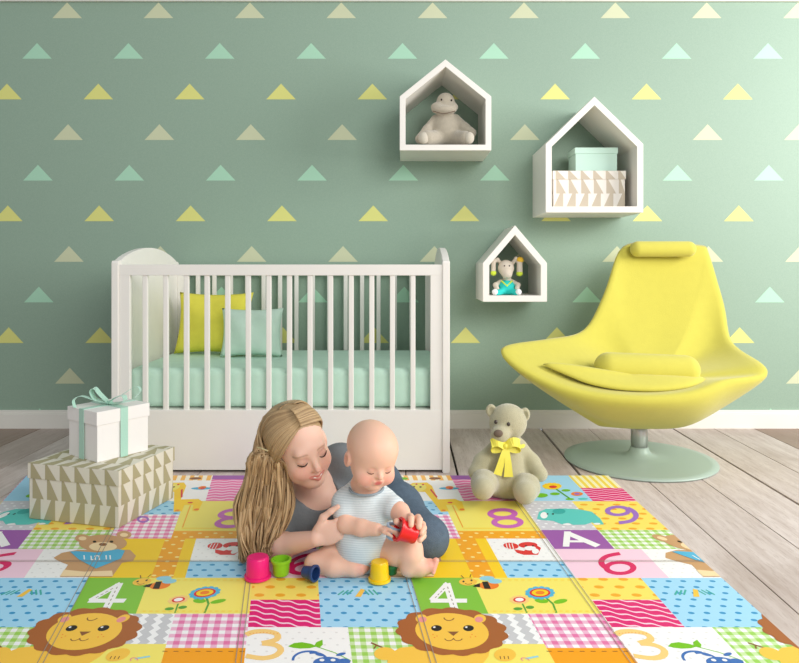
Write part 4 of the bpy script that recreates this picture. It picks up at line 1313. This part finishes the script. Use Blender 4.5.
# back of the head
for i in range(46):
    t = i / 45
    a = lerp(1.9, 4.2, t)
    P0 = scalp(a, 1.25, 1.02); P1 = scalp(a, .7, 1.14); P2 = scalp(a, .1, 1.20); P3 = scalp(lerp(a, 2.3, .3), -.45, 1.10)
    strand([P0, P1, P2, P3] + fall(P3, rnd.uniform(-.05, .5)), .0064, flat=.6)
for i in range(150):
    P3 = scalp(rnd.uniform(1.3, 2.3), rnd.uniform(-.4, 0), .95)
    strand([P3] + fall(P3, rnd.uniform(-.08, 1.04)), .0042 + rnd.uniform(-.0012, .0014), flat=.55, tone=rnd.random())
for i in range(80):
    t = i / 79
    j = lambda s: rnd.uniform(-s, s)
    q = [np.array(W(lerp(288, 276, t) + j(1), lerp(404.5, 409, t) + j(.6), 2.05)), np.array(W(lerp(271, 264, t) + j(1), lerp(412, 418, t) + j(1), 2.03)),
         np.array(W(lerp(258.5, 260, t) + j(.8), lerp(430, 434, t) + j(2), 2.02 + j(.02)))]
    strand(q + fall(q[-1], abs(j(.4))), .0042, flat=.6)
# under-cap so that no scalp shows
s_ = Solid(tuple(HW.c - .16), tuple(HW.c + .16), .004)
s_.ell(HW.p(0, -.022, .037), np.array((.0765, .0945, .0865)), R=HW.R)
s_.half(HW.p(.0, .040, .062), HW.R @ np.array([-.05, .80, -.60]))
s_.half(HW.p(0, -.0, -.035), HW.R @ np.array([0, .1, -1]))
cap = s_.mesh('cap_tmp', M['hair'])
me = bpy.data.meshes.new('hair'); bm2 = bmesh.new(); bm2.from_mesh(cap.data); lk += [.45] * len(bm2.faces); bm2.free(); bm.from_mesh(cap.data)
bpy.data.objects.remove(cap)
bm.to_mesh(me); bm.free()
at = me.attributes.new('lock', 'FLOAT', 'FACE'); at.data.foreach_set('value', lk[:len(me.polygons)])
hair_o = put(link('hair', me, M['hair'], None, True), woman)
M['clip'] = material('pale_hair_clip', (214, 196, 150), .3, metal=.4)
bm = bmesh.new(); tube(bm, [W(257.5, 447.5, 1.90), W(262, 448.6, 1.888), W(268, 451, 1.882)], .0024, 6); obj('hair_clip', bm, M['clip'], hair_o)

# ---- baby
HB = Head(W(372, 457, 1.88), (.38, -.87, -.27), (.92, .38, -.08), .965)
baby = thing('person', 'bald baby in pale striped bodysuit sitting on the mat with toy cups', 'person', (W(368, 560, 1.9).x, 1.93, MZ))
s_ = Solid((-.32, 1.68, 0), (.14, 2.06, .46), .0026)
def baby_head(s, H):
    k = H.k
    def e(c, r, kk=.015, op='u'): s.ell(H.p(*c), np.array(r) * k, R=H.R, k=kk * k, op=op)
    def c(a, b, ra, rb=None, kk=.01, op='u'): s.cap(H.p(*a), H.p(*b), ra * k, (rb or ra) * k, k=kk * k, op=op)
    e((0, -.018, .028), (.069, .082, .068)); e((0, .015, .030), (.058, .055, .052), .03)
    e((0, .014, -.028), (.058, .050, .050), .03)
    e((0, .045, -.062), (.018, .017, .014), .02)
    for q in (-1, 1): e((q * .031, .042, -.036), (.026, .026, .025), .015)
    for q in (-1, 1): e((q * .024, .078, -.002), (.012, .009, .008), .01, 's')
    for q in (-1, 1): e((q * .024, .0545, -.004), (.0130, .0125, .0105), .004)
    c((0, .066, -.005), (0, .077, -.018), .0060, .0078, .008)
    for q in (-1, 1): c((q * .004, .070, -.021), (q * .0065, .069, -.021), .0055, kk=.004)
    c((-.010, .066, -.037), (.010, .066, -.037), .0052, kk=.006); c((-.008, .064, -.044), (.008, .064, -.044), .0055, kk=.005)
    c((-.012, .074, -.0405), (.012, .074, -.0405), .0022, kk=.003, op='s')
    for q in (-1, 1):
        e((q * .069, -.008, -.006), (.010, .017, .024), .005); e((q * .079, -.002, -.005), (.005, .009, .014), .003, 's')
baby_head(s_, HB)
BN = W(366, 487, 1.925); BCH = W(365, 512, 1.95); BP = W(363, 545, 1.955)
s_.cap(HB.p(0, -.02, -.04), BN, .036, .036, k=.02)
def btorso(s, g=0.0):
    s.chain([BN + Vector((0, .01, -.018)), BCH, BP + Vector((0, 0, .005))], [.048 + g, .066 + g, .070 + g], k=.03)
    s.cap(W(349, 502, 1.94), W(383, 503, 1.935), .032 + g, .029 + g, k=.03)
    s.ell(W(364, 537, 1.925), (.070 + g, .062 + g, .052 + g), k=.03)
btorso(s_)
def arm(s, pts, rads, k=.01): s.chain([W(*p) for p in pts], rads, k=k)
RSH, REL, RWR = (344, 503, 1.93), (346, 524, 1.88), (377, 529.5, 1.835)
LSH, LEL, LWR = (386, 503, 1.92), (400, 512, 1.875), (409, 524, 1.82)
arm(s_, [RSH, REL, (362, 528, 1.855), RWR], [.027, .0235, .0215, .017])
arm(s_, [LSH, LEL, LWR], [.028, .025, .018])
# right hand grips the pale cup, left hand lies over the red cup
hand(s_, W(379, 529, 1.832), (.9, -.25, .12), (.3, -.2, -.9), .082, (.5, .5, .55, .6), thumb=(.5, .6), r=.0150, left=False)
# left hand: built finger by finger over the far side and top of the red cup
s_.ell(W(413, 525, 1.845), (.022, .014, .024), k=.012)
s_.cap(W(409, 524, 1.83), W(414, 526, 1.845), .018, .016, k=.012)
for pts in ([(411, 520, 1.845), (410.5, 516.5, 1.825), (411, 519, 1.80), (411, 525, 1.785)],
            [(416, 521, 1.85), (418, 517.5, 1.83), (419.5, 520, 1.805), (419, 527, 1.79)],
            [(418, 526, 1.85), (422.5, 524.5, 1.83), (423.5, 528, 1.81), (421.5, 533, 1.797)],
            [(418, 531, 1.85), (423, 532, 1.83), (423, 536, 1.815), (420, 540, 1.80)],
            [(408, 528, 1.84), (400.5, 524, 1.825), (396.5, 521.5, 1.81)]):
    s_.chain([W(*p) for p in pts], [.0085, .0085, .0085, .0076][:len(pts)], k=.004)
# legs
HR, KR, AR = (350, 553, 1.935), (315, 563.5, 1.90), (354, 568.5, 1.875)
arm(s_, [HR, (330, 559, 1.92), KR], [.042, .034, .027], k=.02)
arm(s_, [KR, (334, 566.5, 1.885), AR], [.027, .028, .021], k=.012)
arm(s_, [AR, (360, 567.5, 1.878), (365, 565.5, 1.885)], [.020, .019, .016], k=.01)
for i in range(5): s_.ell(W(361.5 + i * 2.2, 560.0 + i * .9 , 1.884 - .004 * i), (.0066 - .0006 * i,) * 3, k=.003)
HL, KL, AL = (382, 552, 1.925), (410, 549, 1.875), (409, 567.5, 1.862)
arm(s_, [HL, (398, 549, 1.90), KL], [.044, .042, .033], k=.02)
arm(s_, [KL, (411, 557, 1.868), AL], [.033, .031, .023], k=.012)
arm(s_, [AL, (420, 567.8, 1.862), (430, 566, 1.862)], [.0235, .0225, .0195], k=.01)
for i in range(5): s_.ell(W(436.0 - i * .7, 560.5 + i * 3.0, 1.858 - i * .003), (.0090 - .0008 * i, .0085, .0078 - .0005 * i), k=.003)
s_.half((0, 0, MZ), (0, 0, -1))
def btint(V):
    C = np.repeat(SK_B[None], len(V), 0)
    def blobw(c, r, col, st, C, q):
        d = np.linalg.norm((q - np.array(c)) / np.array(r), axis=1)
        w = (np.clip((1.25 - d) / .6, 0, 1) * st)[:, None]
        return C * (1 - w) + np.array(s2l(col)) * w
    q = HB.loc(V)
    for sx in (-1, 1):
        C = blobw((sx * .034, .055, -.034), (.022, .03, .02), (236, 150, 135), .45, C, q)
        C = blobw((sx * .024, .066, .000), (.014, .016, .008), (215, 150, 130), .45, C, q)
        C = blobw((sx * .07, -.008, -.006), (.012, .016, .022), (226, 140, 122), .5, C, q)
    C = blobw((0, .068, -.0405), (.0115, .014, .0072), (206, 110, 104), 1, C, q)
    C = blobw((0, -.03, .06), (.09, .09, .06), (222, 180, 150), .35, C, q)
    C = blobw(np.array(W(436, 568, 1.86)), (.03, .03, .04), (240, 150, 140), .5, C, V)
    C = blobw(np.array(W(366, 566, 1.86)), (.03, .03, .03), (236, 150, 140), .4, C, V)
    return C
put(s_.mesh('body', M['skin_b'], colfn=btint), baby)
M['bbrow'] = material('faint_brow', (206, 160, 132), .8)
M['blash'] = material('baby_lashes', (112, 72, 58), .8)
for q in (-1, 1):
    facepatch(HB, baby, 'eyelashes', [(q * .013, .0635, -.0075), (q * .019, .0665, -.0115), (q * .026, .0665, -.0125), (q * .033, .0628, -.0105), (q * .037, .0590, -.0070)], [.0006, .0012, .0014, .0012, .0006], M['blash'])
# bodysuit
def fsuit(nt):
    x, y, z, tc = objcoord(nt)
    n = noise(nt, tc.outputs['Object'], 9, 2)
    t = ((z + n * .012 + y * .15) / .0062).fr()
    return mixc(t.lt(.45), (218, 228, 231), (203, 215, 219))
M['suit'] = material('striped_jersey', (214, 222, 226), .9, fn=fsuit, bump=.3, bscale=70, spec=.08)
s_ = Solid((-.30, 1.72, 0), (.10, 2.1, .32), .0026)
btorso(s_, .0065)
s_.chain([W(*RSH), W(*RSH).lerp(W(*REL), .42)], [.0355, .0345], k=.015)
s_.chain([W(*LSH), W(*LSH).lerp(W(*LEL), .55)], [.035, .033], k=.015)
s_.cap(W(363, 552, 1.93), W(363, 560, 1.93), .062, .05, k=.03)
# creases at the waist
for yy, dd in ((534, 0), (543, .002)):
    p_, _ = smooth_path([W(340, yy + 3, 1.845), W(356, yy - 1, 1.832), W(372, yy - 2, 1.838), (W(386, yy - 6, 1.86))], 8)
    for a, b in zip(p_, p_[1:]): s_.cap(a, b, .006, .006, k=.010, op='s')
s_.ell(W(367, 483, 1.90), (.044, .05, .022), k=.004, op='s')
s_.half((0, 0, MZ + .002), (0, 0, -1))
suit_o = put(s_.mesh('bodysuit', M['suit']), baby)
M['suitedge'] = material('grey_binding', (150, 166, 176), .9)
bm = bmesh.new()
b0 = W(366.5, 489, 1.915)
tube(bm, [b0 + Vector((.047 * math.cos(a), .045 * math.sin(a) - .002, .006 * math.sin(a) + .004)) for a in [2 * math.pi * i / 36 for i in range(37)]], .0035, 6)
obj('neck_binding', bm, M['suitedge'], suit_o, smooth=True)

# ------------------------------------------------------------------ toy cups
def cup(label, col, loc, r0, r1, h, rot=(0, 0, 0), rimw=.0035, name='stacking_cup'):
    """open cup: closed end at z=0 (radius r0), rim at z=h (radius r1)"""
    m = material('plastic_' + str(col[0]) + '_' + str(col[1]), col, .3, spec=.5)
    bm = bmesh.new(); t = .0018
    prof = [(0, 0), (r0 * .82, 0), (r0 * .86, .0015), (r0 * .95, .0015), (r0, .004)]
    prof += [(lerp(r0, r1, .5), h * .55), (r1 * .985, h - .008), (r1 + rimw, h - .0075), (r1 + rimw + .0005, h - .001), (r1 + rimw - .001, h), (r1 - t, h), (lerp(r0, r1, .5) - t, h * .55), (r0 - t, .006), (0, .005)]
    lathe(bm, prof, 44)
    o = obj(name, bm, m, smooth=True)
    es = o.modifiers.new('e', 'EDGE_SPLIT'); es.split_angle = math.radians(40)
    o.location = loc; o.rotation_euler = rot
    return tag(o, label, 'toy cup', 'stacking cups around the baby')
PI = math.pi
def onmat(x, y): 
    Yd = MK / (y - VY); return Vector(((x - VX) * Yd / FPX, Yd, MZ))
def flip_cup(label, col, x, y, r0, r1, h):
    p = onmat(x, y); return cup(label, col, p + Vector((0, r1, h + .0005)), r0, r1, h, (PI, 0, 0))
flip_cup('bright pink stacking cup upside down under the hair ends', (238, 22, 122), 255.2, 583.8, .0295, .0325, .057)
p = onmat(279.5, 579.5); cup('lime green stacking cup standing upright beside the pink cup', (140, 205, 40), p + Vector((0, .023, 0.0005)), .0215, .0245, .044, (0, 0, 0))
p = onmat(311.5, 583.5); cup('navy blue stacking cup lying on its side near the forearm', (34, 62, 112), p + Vector((-.024, .020, .0205)), .0155, .0185, .040, (0, math.radians(86), math.radians(-28)))
flip_cup('yellow stacking cup upside down in front of the baby', (250, 205, 10), 379.2, 586, .0235, .0265, .052)
cup('dark green stacking cup behind the yellow cup', (34, 112, 48), Vector((W(390.5, 565, 1.892).x, 1.892, MZ + .0005)), .018, .0205, .028, (0, 0, 0))
# held cups
rc = W(406, 533, 1.815)
ax = Vector((-.86, -.25, .40)).normalized(); rq = ax.to_track_quat('Z', 'Y').to_euler()
cup('red stacking cup held up in the baby\'s left hand', (226, 28, 34), W(406.5, 532, 1.80) - ax * .027, .0235, .0275, .054, tuple(rq))
cup('pale blue stacking cup held in the baby\'s right hand', (160, 186, 208), W(391, 538.5, 1.825), .0155, .0185, .036, (0, math.radians(18), 0))
